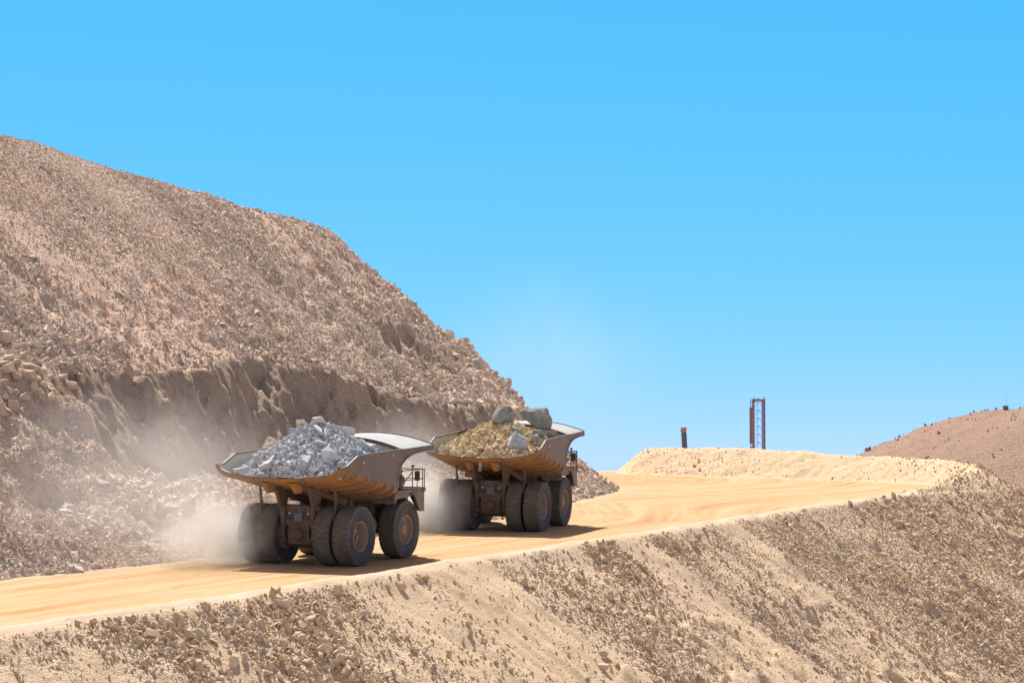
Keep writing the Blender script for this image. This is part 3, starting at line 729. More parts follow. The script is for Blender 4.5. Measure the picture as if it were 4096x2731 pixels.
        # bar hung between the dual tyres
        m = MB(); m.bar((sx * 2.54, -1.15, 4.62), (sx * 2.54, -1.0, 3.7), .09, .16); m.bar((sx * 2.54, -1.0, 3.75), (sx * 2.52, -1.22, 2.75), .075, .12); m.tube((sx * 2.45, -1.0, 3.72), (sx * 2.63, -1.0, 3.72), .09, 10)
        m.build('rock_ejector', M_frame, body)
    if detail:
        m = MB()
        for k in range(8):
            a = 2 * math.pi * k / 8; b = 2 * math.pi * (k + 1) / 8
            m.tube((.0 + .10 * math.cos(a), -3.52, 4.55 + .14 * math.sin(a)), (.10 * math.cos(b), -3.52, 4.55 + .14 * math.sin(b)), .03, 6)
        m.tube((-.05, -3.52, 4.7), (-.05, -3.5, 5.0), .03, 6); m.tube((.05, -3.52, 4.7), (.05, -3.5, 5.0), .03, 6)
        m.build('shackle', M_chain, body)
    # ---- chassis
    m = MB()
    for sx in (-1, 1): m.prism([(-1.0, 2.55), (.6, 2.35), (3.5, 1.9), (8.9, 1.9), (8.9, 2.55), (4, 2.7), (.8, 3.15), (-1.0, 3.45)], 'X', sx * .85, sx * 1.2)
    for y in (-.8, 1.6, 4.2, 7.6): m.tube((-1, y, 2.6 if y < 2 else 2.2), (1, y, 2.6 if y < 2 else 2.2), .24, 14)
    ch = m.build('chassis', M_frame, root, bevel=.02)
    m = MB()                                                     # engine block mass and radiator
    m.box(-1.0, 1.0, 4.6, 8.2, 1.5, 3.9); m.box(-1.35, 1.35, 8.4, 9.35, 1.6, 4.5); m.box(-1.5, 1.5, 1.0, 3.4, 2.0, 2.9)
    m.build('engine_bay', M_dark, ch, bevel=.05)
    m = MB(); m.lathe([(-1.9, .0), (-1.9, .45), (-1.35, .55), (-1.1, .72), (-.75, .80), (.75, .80), (1.1, .72), (1.35, .55), (1.9, .45), (1.9, 0)], 28, 'X', (0, 0, 1.79))
    m.build('axle_housing', M_frame, root, smooth=True)
    m = MB()                                                     # box at the back of the axle with ribs and cover
    m.box(-.72, .72, -.98, -.2, 1.28, 2.5); m.prism([(-.72, 2.5), (.72, 2.5), (.45, 2.72), (0, 2.92), (-.45, 2.72)], 'Y', -.95, -.3); m.box(-.95, .95, -1.02, -.93, 2.38, 2.52)
    for x in (-.5, .5): m.tube((x, -.98, 2.1), (x, -1.06, 2.1), .05, 8)
    m.lathe([(-1.12, 0), (-1.12, .30), (-1.0, .36), (-.9, .36)], 20, 'Y', (0, 0, 1.85))
    m.build('axle_box', M_frame, root, bevel=.03)
    for sx in (-1, 1):
        m = MB(); m.tube((sx * 1.02, -1.05, 3.0), (sx * 1.02, -1.05, 2.2), .16, 14); m.tube((sx * 1.02, -1.05, 2.25), (sx * 1.02, -1.05, 1.55), .11, 14); m.box(sx * 1.02 - .17, sx * 1.02 + .17, -1.2, -.8, 2.95, 3.45); m.tube((sx * .8, -1.05, 1.5), (sx * 1.24, -1.05, 1.5), .16, 12)
        m.build('rear_suspension', M_frame, root, bevel=.015)
    m = MB(); m.box(-1.0, 1.0, -.88, -.70, 2.62, 3.62); m.box(-.8, .8, -.98, -.88, 3.42, 3.58)
    for x, z in ((-.5, 2.9), (.45, 3.0), (-.2, 3.2)): m.tube((x, -.9, z), (x + .15, -.98, z - .4), .025, 6); m.tube((x - .1, -.9, z + .2), (x - .12, -1.0, z - .2), .02, 6)
    tp = m.build('tail_panel', M_dark, root, bevel=.01)
    m = MB(); m.box(-.27, .29, -1.06, -1.02, 2.62, 3.14); m.build('square_plate', M_plate, tp, bevel=.008)
    for x in (-.68, .68):
        m = MB(); m.tube((x, -.98, 3.36), (x, -1.05, 3.36), .06, 12); m.build('tail_light', M_red, tp)
        m = MB(); m.tube((x - .04 * (1 if x > 0 else -1), -.88, 3.1), (x - .04 * (1 if x > 0 else -1), -.98, 3.1), .055, 12); m.build('reverse_light', M_white, tp)
    # hoses
    # hoist rams and front axle
    for sx in (-1, 1): m = MB(); m.tube((sx * 1.45, 1.6, 1.9), (sx * 1.35, 2.7, 3.3), .22, 16); m.tube((sx * 1.35, 2.7, 3.3), (sx * 1.3, 3.1, 3.8), .15, 16); m.build('hoist_ram', M_frame, root)
    m = MB(); m.tube((-2.4, 6.35, 1.79), (2.4, 6.35, 1.79), .33, 16)
    for sx in (-1, 1): m.tube((sx * 1.75, 6.35, 1.5), (sx * 1.55, 6.35, 3.9), .30, 18)
    m.build('front_axle', M_frame, root)
    # fuel tank
    m = MB(); m.lathe([(1.9, 0), (1.9, .62), (2.0, .66), (3.9, .66), (4.0, .62), (4.0, 0)], 24, 'Y', (2.05, 0, 2.15)); m.build('fuel_tank', M_frame, root)
    m = MB(); m.box(-2.7, -1.4, 2.1, 3.9, 1.5, 2.9); m.build('hydraulic_tank', M_frame, root, bevel=.04)
    # ---- deck
    m = MB(); m.box(-3.85, 3.85, 4.75, 8.75, 4.26, 4.42); m.box(-3.95, 3.95, 8.2, 8.42, 4.18, 4.5)
    m.box(-1.5, 1.5, 4.75, 9.1, 3.9, 4.26)
    dk = m.build('deck', M_deck, root, bevel=.02); dk.location = (0, -.4, -.15)
    for sx in (-1, 1):
        m = MB(); m.prism([(6.6, 4.26), (8.45, 4.26), (8.45, 3.0), (7.95, 3.0), (7.15, 4.0)], 'X', sx * 3.78, sx * 3.87)
        m.prism([(2.0, 4.25), (3.86, 4.25), (3.86, 3.0), (3.4, 3.0), (2.9, 3.9)] if sx > 0 else [(-2.0, 4.25), (-3.86, 4.25), (-3.86, 3.0), (-3.4, 3.0), (-2.9, 3.9)], 'Y', 8.36, 8.45)
        m.prism([(4.8, 4.26), (8.3, 4.26), (7.6, 4.02), (6.35, 3.95), (5.1, 3.9), (4.8, 3.6)], 'X', sx * 2.2, sx * 3.7)
        m.build('mudguard', M_deck, root, loc=(0, -.4, -.15))
    m = MB(); m.box(-2.3, 2.3, 9.1, 9.5, 1.55, 2.15); m.box(-2.1, -1.45, 9.0, 9.35, 2.15, 4.2); m.box(1.45, 2.1, 9.0, 9.35, 2.15, 4.2); m.build('bumper', M_frame, root, bevel=.05)
    for sx in (-1, 1):
        m = MB(); X = sx * 3.8
        ps = [(5.3, 5.62), (6.95, 5.62), (8.35, 5.60)]
        m.tube((X, 5.2, 5.62), (X, 8.45, 5.60), .03, 8); m.tube((X, 5.2, 5.02), (X, 8.45, 5.0), .025, 8)
        for y in (5.3, 6.95, 8.35): m.tube((X, y, 4.42), (X, y, 5.65), .032, 8)
        m.tube((X, 6.95, 5.5), (X, 5.9, 4.95), .03, 8)
        m.tube((X, 8.6, 5.6), (sx * 1.6, 8.65, 5.6), .03, 8); m.tube((X, 8.6, 5.0), (sx * 1.6, 8.65, 5.0), .025, 8); m.tube((X, 8.6, 4.42), (X, 8.6, 5.65), .03, 8); m.tube((sx * 1.6, 8.65, 4.42), (sx * 1.6, 8.65, 5.65), .03, 8)
        m.build('railing', M_dark, dk)
        m = MB(); m.tube((X, 7.6, 4.42), (X, 7.6, 5.55), .03, 8); m.box(X - .16, X + .16, 7.56, 7.66, 4.92, 5.52)
        m.build('mirror', M_dark, dk, bevel=.02)
        m = MB(); m.tube((X, 6.95, 5.62), (X, 6.95, 5.8), .025, 6); m.tube((X, 6.87, 5.86), (X, 7.07, 5.82), .07, 10, r2=.09); m.build('work_lamp', M_dark, dk)
    m = MB(); m.box(1.55, 3.05, 5.2, 7.0, 4.42, 5.85)
    for z in (4.7, 4.95, 5.2, 5.45): m.box(1.50, 3.10, 5.15, 7.05, z, z + .06)
    m.build('control_cabinet', M_frame, dk, bevel=.02)
    m = MB()
    for x in (3.3,): m.lathe([(4.9, 0), (4.9, .34), (5.0, .42), (5.9, .42), (6.0, .36), (6.15, .2), (6.2, 0)], 24, 'Y', (x, .2, 4.95)); m.tube((x, 4.85, 4.75), (x, 4.6, 4.6), .12, 12)
    m.build('air_cleaner', M_dark, dk, smooth=True)
    # cab on the left of the deck
    m = MB(); m.prism([(6.3, 4.42), (8.75, 4.42), (8.6, 5.3), (8.3, 6.45), (6.5, 6.45), (6.3, 6.0)], 'X', -3.55, -1.75); m.box(-3.7, -1.6, 6.2, 8.6, 6.45, 6.55)
    cb_ = m.build('cab', M_frame, dk, bevel=.03)
    m = MB(); m.box(-3.575, -3.55, 6.6, 8.2, 5.3, 6.2); m.box(-1.75, -1.725, 6.6, 8.2, 5.3, 6.2); m.box(-3.3, -2.0, 6.27, 6.31, 5.3, 5.95); m.build('cab_window', M_glass, cb_)
    return root

def place(root, x, y, z, head, pitch, roll):
    # heading measured from +Y towards +X
    Mx = Matrix.Translation((x, y, z)) @ Matrix.Rotation(-R(head), 4, 'Z') @ Matrix.Rotation(R(pitch), 4, 'X') @ Matrix.Rotation(R(roll), 4, 'Y')
    root.matrix_world = Mx; return Mx

def side_pos(x, y, head, X=3.75):
    return x - X * math.cos(R(head)), y + X * math.sin(R(head))
def fit(x, y, head):
    """rest the wheels on the road surface"""
    f = np.array([math.sin(R(head)), math.cos(R(head))]); r = np.array([math.cos(R(head)), -math.sin(R(head))]); o = np.array([x, y])
    def zz(a, b):
        p = o + r * a + f * b; return float(H(*[np.array([q]) for q in st(p[0], p[1])])[0][0])
    rl, rr, fl, fr = zz(-2.7, 0), zz(2.7, 0), zz(-3, 6.35), zz(3, 6.35)
    pitch = math.degrees(math.atan(((fl + fr) - (rl + rr)) / 2 / 6.35)); roll = -math.degrees(math.atan(((rr - rl) / 5.4 + (fr - fl) / 6) / 2))
    print('wheel ground', [round(v, 2) for v in (rl, rr, fl, fr)])
    return (rl + rr) / 2 - .015, pitch, roll
T1 = make_truck('dusty haul truck in front, heaped with pale grey rock', False)
h1 = 24.4; x1, y1 = side_pos(-8.92, 144.0, h1); z1, p1_, r1_ = fit(x1, y1, h1); MT1 = place(T1, x1, y1, z1, h1, p1_, r1_)
T2 = make_truck('dusty haul truck ahead, carrying tan earth topped by two huge boulders', True)
h2 = 17.2; x2, y2 = side_pos(2.30, 173.0, h2); z2, p2_, r2_ = fit(x2, y2, h2); MT2 = place(T2, x2, y2, z2, h2, p2_, r2_)
bpy.context.view_layer.update()

# ------------------------------------------------------------------ loads
def heap(y, x, peak, py, kr, kx):
    """height of the heaped load in truck coordinates"""
    dy = y - py; k = np.where(dy < 0, kr, kr * .95)
    return peak - np.sqrt((k * dy) ** 2 + (np.where(x < 0, kx * 1.22, kx) * x) ** 2 + .12)
def load(name, M, material, label, peak, py, kr, kx, n, med, seed, cols, big, rnd):
    rs = np.random.RandomState(seed)
    def floor(x, y):
        d = np.interp(np.abs(x), [a for a, _ in SEC], [b for _, b in SEC]); return 5.30 - .205 * (y + 3.5) + d
    def h(x, y):
        z = heap(y, x, peak, py, kr, kx) + .22 * fbm(x * .9 + seed, y * .9, 3, seed)
        return z
    xs = np.linspace(-3.95, 3.95, 110); ys = np.linspace(-3.42, 4.25, 110); X, Y = np.meshgrid(xs, ys, indexing='ij')
    Zf = floor(X, Y) + .03; Zh = h(X, Y) + .10 * fbm(X * 3, Y * 3, 3, seed + 1); Zt = np.maximum(Zf, Zh)
    wall = np.interp(Y, [-3.5, -2.85, -1.55, 4.4], [5.85, 5.95, 6.5, 6.75]); Zt = np.where(np.abs(X) > 3.6, np.minimum(Zt, wall + .25), Zt)
    k = 110; I = np.arange(k - 1)[:, None] * k + np.arange(k - 1)[None]; Q = np.stack([I, I + k, I + k + 1, I + 1], -1).reshape(-1, 4)
    keep = ((Zh - Zf) > .0).reshape(-1)[Q].any(1)
    Q = Q[keep]; u, inv = np.unique(Q, return_inverse=True)
    base = mesh_np(name, np.stack([X, Y, Zt], -1).reshape(-1, 3)[u], inv.reshape(Q.shape), material); base.matrix_world = M
    tag(base, label, 'rock load', kind='stuff')
    x = rs.uniform(-3.9, 3.9, n * 2); y = rs.uniform(-3.35, 4.1, n * 2); z = h(x, y); f = floor(x, y); m = z > f - .12; x, y, z, f = x[m][:n], y[m][:n], z[m][:n], f[m][:n]
    c = len(x); r = sizes(rs, c, med, .5, .07, .62)
    r = np.minimum(r * np.where(y < -1.2, 1.5, 1), .7)
    edge = np.minimum(3.95 - np.abs(x), y + 3.45); r = np.minimum(r, np.maximum(edge * 1.3, .12))
    asp = np.stack([rs.uniform(.9, 1.35, c), rs.uniform(.75, 1.1, c), rs.uniform(.55, .95, c)], -1) * r[:, None] * 1.2
    s = scatter(name + '_stones', np.stack([x, y, np.maximum(z, f) + r * .18], -1), asp, rs.uniform(0, 6.28, (c, 3)), cols, label.replace('heaped', 'fragments loose on top'), 'rock load', 14, M=M)
    return h
C_g = rock_set('grey_block', M_grey, range(500, 514), pts=12)
C_t = rock_set('tan_lump', M_tan, range(600, 614), pts=18, rnd=.45)
hA = load('grey_rock_heap', MT1, M_grey, 'pale grey broken rock heaped in the bed of the front truck', 8.75, 1.35, .72, .52, 7000, .12, 31, C_g, None, 0)
hB = load('tan_earth_heap', MT2, M_tan, 'tan lumpy earth heaped in the bed of the truck ahead', 8.05, 1.4, .58, .42, 6500, .125, 37, C_t, None, 0)
def boulder(name, M, x, y, z, dim, seed, material, label, cat='boulder', group=None, rot=(0, 0, 0), pts=16, rnd=.25, sub=2, disp=.05):
    me = hull_rock(seed, pts, (1, 1, 1), rnd, sub, disp); me.materials.append(material)
    co = np.array([v.co[:] for v in me.vertices]); lo, hi = co.min(0), co.max(0); co = (co - (lo + hi) / 2) / (hi - lo) * np.array(dim); me.vertices.foreach_set('co', co.astype(np.float32).ravel())
    me.update()
    o = bpy.data.objects.new(name, me); C.objects.link(o)
    o.matrix_world = M @ Matrix.Translation((x, y, z)) @ Euler([R(a) for a in rot]).to_matrix().to_4x4()
    return tag(o, label, cat, group)
I4 = Matrix.Identity(4)
for i, (x, y, d, lab) in enumerate((
    (.05, 1.3, (.85, .75, .75), 'grey block crowning the top of the grey load'),
    (1.55, 1.9, (1.25, .9, .95), 'large pale slab on the far shoulder of the grey load, right of its top'),
    (-1.0, .6, (.55, .5, .75), 'dark sided grey block below the top of the grey load on its left'),
    (.55, .4, (1.05, .8, .6), 'broad shaded grey block just under the top of the grey load'),
    (1.45, -.6, (.85, .6, .5), 'tilted pale block halfway down the right of the grey load'),
    (2.35, -1.55, (1.15, .9, 1.1), 'big round grey boulder low on the right of the grey load'),
    (1.35, -2.45, (.75, .65, 1.05), 'upright pale slab standing near the tail of the grey load'),
    (2.0, -2.75, (.7, .6, .5), 'square grey block at the tail lip right of the upright slab'),
    (-2.95, -2.75, (1.25, .8, .62), 'long pale block at the far left corner of the tail lip'),
    (-1.0, -2.7, (.95, .8, .7), 'pale faceted block on the tail lip left of the middle'),
    (.1, -3.0, (.95, .6, .45), 'flat pale block lying on the middle of the tail lip'),
    (3.3, 1.6, (.8, .7, .45), 'grey block against the right wall of the front truck bed'),
    (-2.2, -1.9, (.75, .6, .5), 'pale block on the left flank of the grey load'),
    (-2.9, -.8, (.7, .55, .5), 'smaller pale block high on the left edge of the grey load'))):
    zf = float(hA(np.array([x]), np.array([y]))[0]); fl = 5.30 - .205 * (y + 3.5) + float(np.interp(abs(x), [a for a, _ in SEC], [b for _, b in SEC]))
    boulder('rock_block', MT1, x, y, max(zf, fl) + d[2] * .22 + .04, d, 700 + i * 3, M_grey, lab, 'rock', 'grey rocks in the front truck', rot=(i * 23 % 40 - 20, i * 31 % 30 - 15, i * 57), pts=12, rnd=.0, sub=0, disp=0)
for i, (x, y, z, d, lab, mt, rot) in enumerate((
    (.2, 1.25, 8.2, (1.75, 1.5, 1.2), 'rounded grey green boulder perched on top of the tan load', M_green, (4, 6, 20)),
    (2.1, 3.1, 7.95, (2.35, 1.6, 1.65), 'huge angular grey boulder on the tan load near the canopy', M_green, (0, -8, 10)),
    (2.15, -1.6, 6.4, (1.65, 1.3, 1.5), 'pale speckled boulder resting low on the right side of the tan load', M_grey, (10, 15, 40)),
    (1.45, .1, 7.1, (.9, .7, .6), 'pinkish grey rock above the pale speckled boulder', M_green, (0, 20, 30)),
    (3.1, -.6, 6.7, (.8, .7, .6), 'blue grey rock near the right wall of the farther truck', M_green, (0, 0, 0)),
    (2.9, .7, 6.95, (.9, .8, .7), 'large grey rock with a tan top against the right wall', M_green, (12, 0, 70)),
    (-1.0, -.3, 6.85, (.8, .8, .9), 'big tan lump on the upper left of the tan load', M_tan, (0, 14, 20)),
    (1.0, -2.1, 6.05, (.9, .8, .6), 'broad tan lump above the tail lip of the tan load', M_tan, (0, 4, 70)),
    (.9, -2.9, 5.6, (1.0, .8, .6), 'tan lump on the tail lip beside the speckled boulder', M_tan, (8, 0, 10)),
    (-.9, -3.0, 5.55, (.8, .7, .5), 'tan lump sitting on the middle of the tail lip', M_tan, (0, 0, 120)),
    (-3.0, -2.7, 5.9, (.9, .7, .5), 'tan lump at the far left corner of the tail lip', M_tan, (0, 8, 35)),
    (3.5, 2.4, 6.95, (.8, .7, .6), 'dark grey rock beside the canopy corner of the farther truck', M_green, (0, 0, 15)))):
    zz = z
    boulder('boulder', MT2, x, y, zz, d, 810 + i * 5, mt, lab, 'boulder', 'big rocks on the tan load', rot=rot, pts=20, rnd=.12 if i < 2 else .25, sub=3, disp=.2)

# ------------------------------------------------------------------ boulders on the hillside
def on_ground(px, py, y0=100, y1=300):
    """the spot of ground a line of sight meets (photograph pixels of the 4096 wide frame)"""
    Y = np.arange(y0, y1, .25); x = (px - 2048) / 9671. * Y; s, t = st(x, Y); z = H(s, t)[0]; ray = CAM_Z + (1850 - py) / 9671. * Y
    i = np.argmax(z >= ray); return float(x[i]), float(Y[i]), float(z[i]), float(s[i]), float(t[i])
M_pile = rock_mat('tan_boulder', [(.46, .34, .245), (.56, .43, .32), (.62, .48, .36), (.50, .36, .26)], dust=(.60, .47, .35))
rb = random.Random(5); BM = []
for i in range(7):
    me = hull_rock(900 + i, 13, (1, .85, .8), .1, 0, 0); me.materials.append(M_pile); BM.append(me)
def loose(px, py, size, label, group=None, sink=.15, cat='boulder', mt=None):
    x, y, z, s, t = on_ground(px, py); o = bpy.data.objects.new('boulder', BM[rb.randrange(7)]); C.objects.link(o)
    o.location = (x, y, z + size * sink); o.rotation_euler = (rb.uniform(-.5, .5), rb.uniform(-.5, .5), rb.uniform(0, 6.28)); k = size; o.scale = (k * rb.uniform(.9, 1.15), k * rb.uniform(.85, 1.1), k * rb.uniform(.8, 1.1))
    return tag(o, label, cat, group)
pile = [(20, 1370), (75, 1400), (30, 1440), (95, 1470), (45, 1490), (150, 1455), (15, 1540), (70, 1530), (110, 1520), (165, 1500), (205, 1520), (60, 1580), (130, 1560), (175, 1550), (225, 1545), (20, 1600), (95, 1600), (150, 1590), (210, 1580), (270, 1545), (55, 1640), (200, 1605), (290, 1560), (320, 1550), (245, 1520), (10, 1660), (125, 1480), (295, 1520), (175, 1600), (35, 1570), (90, 1430), (235, 1570), (60, 1460), (8, 1470), (140, 1530)]
for i, (px, py) in enumerate(pile):
    sz = rb.uniform(.65, 1.15) * (1.25 if i % 4 == 0 else 1)
    loose(px, py, sz, 'angular tan boulder in the jumbled pile at the left edge of the hillside', 'boulders piled at the left edge of the hillside')
for px, py, sz, lab in ((518, 1525, 1.35, 'lone tan boulder lying above the brink of the cut, right of the pile'),
    (1388, 2015, .8, 'pale grey boulder on the rubble just behind the front truck'),
    (605, 2070, .95, 'grey boulder on the rubble apron, far left of the front truck'),
    (300, 2225, .8, 'tan boulder at the foot of the hill beside the road'),
    (585, 2210, .7, 'squat tan boulder on the rubble apron close to the road'),
    (1640, 1330, .7, 'pale stone beside the small scarp high on the hillside'),
    (980, 1310, .8, 'grey stone in the middle of the hillside'),
    (1110, 1350, .75, 'grey green stone right of the middle of the hillside')):
    if px > 1300 and py > 1900: continue
    loose(px, py, sz, lab)
for px, py, sz, lab in ((615, 2540, .85, 'largest tan boulder of the cluster on the near slope at left'),
    (560, 2580, .7, 'tan boulder on the near slope, lower left of the largest one'),
    (655, 2500, .6, 'rounded stone just above the largest boulder on the near slope'),
    (325, 2555, .55, 'stone alone in a sandy gap at left on the near slope'),
    (775, 2615, .5, 'pale block partway down the near slope'),
    (1230, 2650, .65, 'square pale block near the bottom of the near slope'),
    (1430, 2555, .5, 'small yellow block on bare sand below the front truck'),
    (2410, 2620, .75, 'cube shaped stone near the bottom middle of the near slope'),
    (2465, 2650, .55, 'stone beside the cube shaped one at the bottom middle'),
    (3275, 2105, .8, 'pale boulder just below the road edge at right'),
    (3720, 2060, .95, 'half buried boulder high on the right end of the slope'),
    (3530, 2225, .8, 'rounded boulder in a stony chute at right'),
    (3570, 2610, .45, 'small stone on the bare sand at the lower right'),
    (3650, 2660, .6, 'grey stone lying lowest on the bare sand at right'),
    (2650, 2700, .6, 'stone on the bottom edge of the slope, right of centre')):
    loose(px, py, sz, lab)

# ------------------------------------------------------------------ drill rigs beyond the berm
M_mast = paint_mat('faded_brown_mast', (.22, .15, .13), (.28, .20, .17), .2, .8, .4)
M_mblue = plain('blue_painted_tube', (.13, .18, .30), .6)
def mast(x, y, z0, z1, w, label):
    root = empty('drill_rig', (x, y, z0), (0, 0, 0), label, 'drill rig'); h = z1 - z0; d = w * .75
    m = MB(); m.box(-2.2, 2.2, -4.5, 2.5, .9, 2.4); m.box(-2.2, -1.3, -4, 2, 0, .9); m.box(1.3, 2.2, -4, 2, 0, .9); m.build('carrier', M_mast, root, bevel=.05)
    for sx in (-1, 1):
        m = MB(); m.box(sx * w / 2 - (.42 if sx > 0 else 0), sx * w / 2 + (.42 if sx < 0 else 0), -.1, .1, 0, h); m.box(sx * w / 2 - .12, sx * w / 2 + .02, d - .1, d, 0, h)
        m.build('mast_rail', M_mast, root)
    m = MB(); m.box(-w / 2 + .56 + .3, -w / 2 + .56 + .36, .2, .3, 0, h - .3); m.build('cable', M_mblue, root)
    m = MB()
    for xx in (.45, .66): m.tube((w / 2 - .95 + xx, .35, 0), (w / 2 - .95 + xx, .35, h - .4), .075, 8)
    m.build('drill_pipe', M_mblue, root)
    m = MB(); k = 1.32; z = h - .55
    while z > 2:
        m.bar((-w / 2, -.14, z), (w / 2, -.14, z), .055); m.bar((-w / 2 + .05, -.15, z - k), (0, -.15, z), .06); m.bar((w / 2 - .05, -.15, z - k), (0, -.15, z), .06)
        m.bar((w / 2 - .1, -.1, z), (w / 2 - .1, d, z - k), .05); z -= k
    m.build('lattice', M_mast, root)
    m = MB(); m.box(-w / 2, w / 2, -.15, .5, h - .38, h - .05)
    m.prism([(-w / 2 + .25, h - .38), (-w / 2 + .6, h - .38), (-w / 2 + .25, h - .9)], 'Y', -.12, .1); m.prism([(w / 2 - .25, h - .38), (w / 2 - .6, h - .38), (w / 2 - .25, h - .9)], 'Y', -.12, .1)
    m.tube((-.2, -.1, h), (.15, -.1, h), .12, 10); m.tube((w / 2 - .15, 0, h - .1), (w / 2 - .15, 0, h + .32), .06, 6); m.tube((-w / 2 + .5, 0, h - .1), (-w / 2 + .53, 0, h + .22), .05, 6)
    m.tube((-w / 2 + .34, 0, h - .1), (-w / 2 + .34, 0, h + .42), .018, 5); m.tube((w / 2 - .4, 0, h - .1), (w / 2 - .4, 0, h + .42), .018, 5); m.build('mast_crown', M_mast, root)
    m = MB(); m.box(-w / 2 - .38, -w / 2 + .0, .15, .6, h - 7.4, h - 1.4); m.build('pipe_rack', M_mast, root)
    m = MB(); m.box(-w / 2 - .38, -w / 2, .15, .6, 2.4, h - 7.9); m.build('ladder_cage', M_mast, root)
    return root
mast(40.8, 400, -.6, 16.65, 2.2, 'tall brown lattice drill mast rising behind the pale berm')
def small_mast(x, y, z0, z1):
    root = empty('drill_rig', (x, y, z0), (0, R(-3.0), 0), 'small dark leaning drill mast with a rusty head behind the berm', 'drill rig'); h = z1 - z0; w = 1.0
    m = MB(); m.box(-2, 2, -4, 3, .8, 2.3); m.box(-2, -1.2, -4, 3, 0, .8); m.box(1.2, 2, -4, 3, 0, .8); m.build('carrier', M_mast, root, bevel=.05)
    m = MB(); m.box(-w / 2, w / 2, -.4, .4, 0, h - .9)
    for i in range(8): m.box(w / 2, w / 2 + .09, -.3, .2, h - 1.6 - i * .5, h - 1.45 - i * .5); m.box(-w / 2 - .05, -w / 2, -.3, .2, h - 1.75 - i * .5, h - 1.5 - i * .5)
    m.build('mast_body', M_dark2, root)
    m = MB(); m.prism([(-.55, h - 1.0), (.45, h - 1.0), (.55, h - .3), (.55, h), (-.1, h), (-.3, h - .1), (-.62, h - .2), (-.66, h - .6)], 'Y', -.45, .45); m.box(-.5, -.35, -.2, .2, h - .1, h + .22); m.bar((.3, 0, h + .02), (.66, 0, h + .05), .06)
    m.build('mast_head', M_rust, root)
    m = MB(); m.tube((-w / 2 - .18, 0, 0), (-w / 2 - .16, 0, h - .8), .02, 5); m.build('cable', M_dark2, root)
M_dark2 = plain('dark_mast_steel', (.10, .10, .13), .8); M_rust = plain('rusty_head', (.36, .17, .11), .8)
small_mast(36.2, 500, -.6, 13.4)

# hut, mast and pole on the far hill
def fz(x, y):
    i = np.abs(FX[:, 0] - x).argmin(); j = np.abs(FY[0, :] - y).argmin(); return float(FZ[i, j])
def far_on(px, py):
    Y = np.arange(430, 1000, 1.0); X = (px - 2048) / 9671. * Y; z = np.array([fz(a, b) for a, b in zip(X, Y)]); e = (z - CAM_Z) / Y
    if py is None: i = e.argmax()
    else: i = int(np.argmax(e >= (1850 - py) / 9671.))
    return float(X[i]), float(Y[i]), float(z[i])
x, y, z = far_on(4022, None)
b = empty('hut', (x, y, z - .3), label='tiny brown hut with a thin aerial on top of the far hill', cat='hut')
m = MB(); m.box(-.75, .75, -.7, .7, 0, 1.35); m.build('wall', M_mast, b, bevel=.03)
m = MB(); m.box(-.85, .85, -.8, .8, 1.353, 1.5); m.build('roof', M_dark2, b)
m = MB(); m.tube((.2, 0, 1.45), (.2, 0, 4.6), .035, 6); m.build('aerial', M_dark2, b)
x, y, z = far_on(4052, 1955)
b = empty('utility_pole', (x, y, z - .3), label='thin dark pole with a crossarm low on the far hill', cat='pole')
m = MB(); m.tube((0, 0, 0), (0, 0, 3.4), .07, 6, r2=.05); m.build('post', M_dark2, b)
m = MB(); m.bar((-.7, 0, 3.0), (.7, 0, 3.0), .08); m.build('crossarm', M_dark2, b)

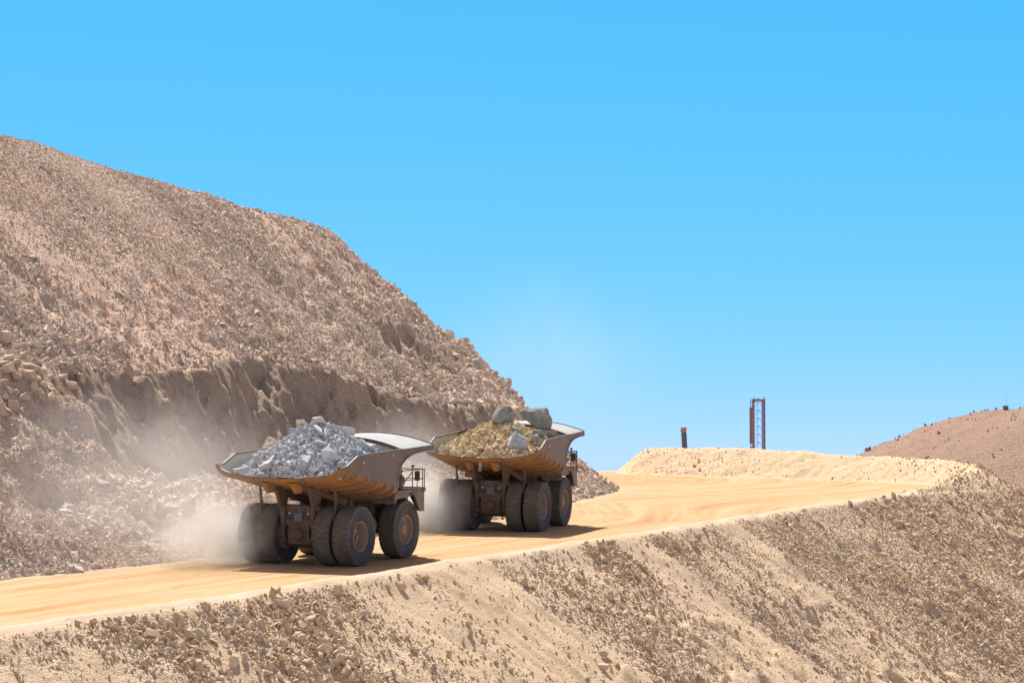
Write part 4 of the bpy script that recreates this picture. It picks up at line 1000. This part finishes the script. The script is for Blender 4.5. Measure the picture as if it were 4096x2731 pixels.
# ------------------------------------------------------------------ dust raised by the wheels
def dust_cloud(name, label, centre, radii, dens, rotz=0, nscale=.35, thr=.42, top=.0, seed=0, low=0., col=(.985, .955, .92)):
    bm = bmesh.new(); bmesh.ops.create_icosphere(bm, subdivisions=4, radius=1); me = bpy.data.meshes.new(name); bm.to_mesh(me); bm.free()
    o = bpy.data.objects.new(name, me); C.objects.link(o); o.location = centre; o.scale = radii; o.rotation_euler.z = R(rotz)
    m = bpy.data.materials.new(name); m.use_nodes = True; nt = m.node_tree; nt.nodes.clear()
    out = nt.nodes.new('ShaderNodeOutputMaterial'); pv = nt.nodes.new('ShaderNodeVolumePrincipled'); nt.links.new(pv.outputs[0], out.inputs['Volume'])
    pv.inputs['Color'].default_value = (*col, 1); pv.inputs['Anisotropy'].default_value = .25
    tc = nt.nodes.new('ShaderNodeTexCoord').outputs['Object']; ln = nd(nt, 'ShaderNodeVectorMath', operation='LENGTH'); nt.links.new(tc, ln.inputs[0])
    fall = mth(nt, 'POWER', mth(nt, 'SUBTRACT', 1.0, ln.outputs['Value'], True), 1.3)
    mp = nt.nodes.new('ShaderNodeMapping'); nt.links.new(nd(nt, GEO).outputs['Position'], mp.inputs['Vector']); mp.inputs['Location'].default_value = (seed * 7.3, seed * 3.1, 0); mp.inputs['Scale'].default_value = (1, .6, 1)
    nz = noise(nt, mp.outputs[0], nscale, 4, .6, .6)
    f = nd(nt, 'ShaderNodeMapRange'); f.inputs[1].default_value = thr; f.inputs[2].default_value = thr + .20; nt.links.new(nz, f.inputs[0])
    nt.links.new(mth(nt, 'MULTIPLY', mth(nt, 'MULTIPLY', fall, mth(nt, 'ADD', f.outputs[0], low)), dens), pv.inputs['Density'])
    me.materials.append(m); return tag(o, label, 'dust', kind='stuff')
def tp(M, x, y, z): v = M @ Vector((x, y, z)); return v
c = tp(MT1, -4.6, -2.2, 1.6); dust_cloud('dust_cloud', 'thick pale dust boiling round the left rear wheels of the front truck', c, (4.2, 5.0, 3.0), .95, -h1, .50, .40, seed=1, low=.10)
c = tp(MT1, -3.3, -2.7, 1.25); dust_cloud('dust_cloud', 'pale dust veiling the left rear tyres of the front truck', c, (2.3, 1.9, 2.2), .95, -h1, .7, .36, seed=8, low=.2)
c = tp(MT1, -9.5, -3.0, 3.6); dust_cloud('dust_cloud', 'thin dust drifting over the rubble left of the front truck', c, (11, 12, 8), .07, -h1, .22, .36, seed=2, low=.25)
c = tp(MT2, -3.9, -2.2, 1.5); dust_cloud('dust_cloud', 'dust boiling round the left rear wheels of the farther truck', c, (3.4, 4.4, 3.0), 1.25, -h2, .6, .36, seed=3, low=.12)
c = tp(MT2, -3.2, -2.7, 1.25); dust_cloud('dust_cloud', 'pale dust veiling the left rear tyres of the farther truck', c, (2.1, 1.8, 2.2), .8, -h2, .7, .36, seed=9, low=.2)
c = tp(MT2, -6.5, -1.0, 3.2); dust_cloud('dust_cloud', 'thin dust hanging between the two trucks', c, (5.5, 11, 6.0), .10, -h2, .25, .38, seed=4, low=.25)
dust_cloud('dust_haze', 'faint dust haze against the sky above the farther truck', (4, 262, 17), (17, 26, 12), .006, 0, .07, .40, seed=5, low=.15, col=(.95, .95, .95))
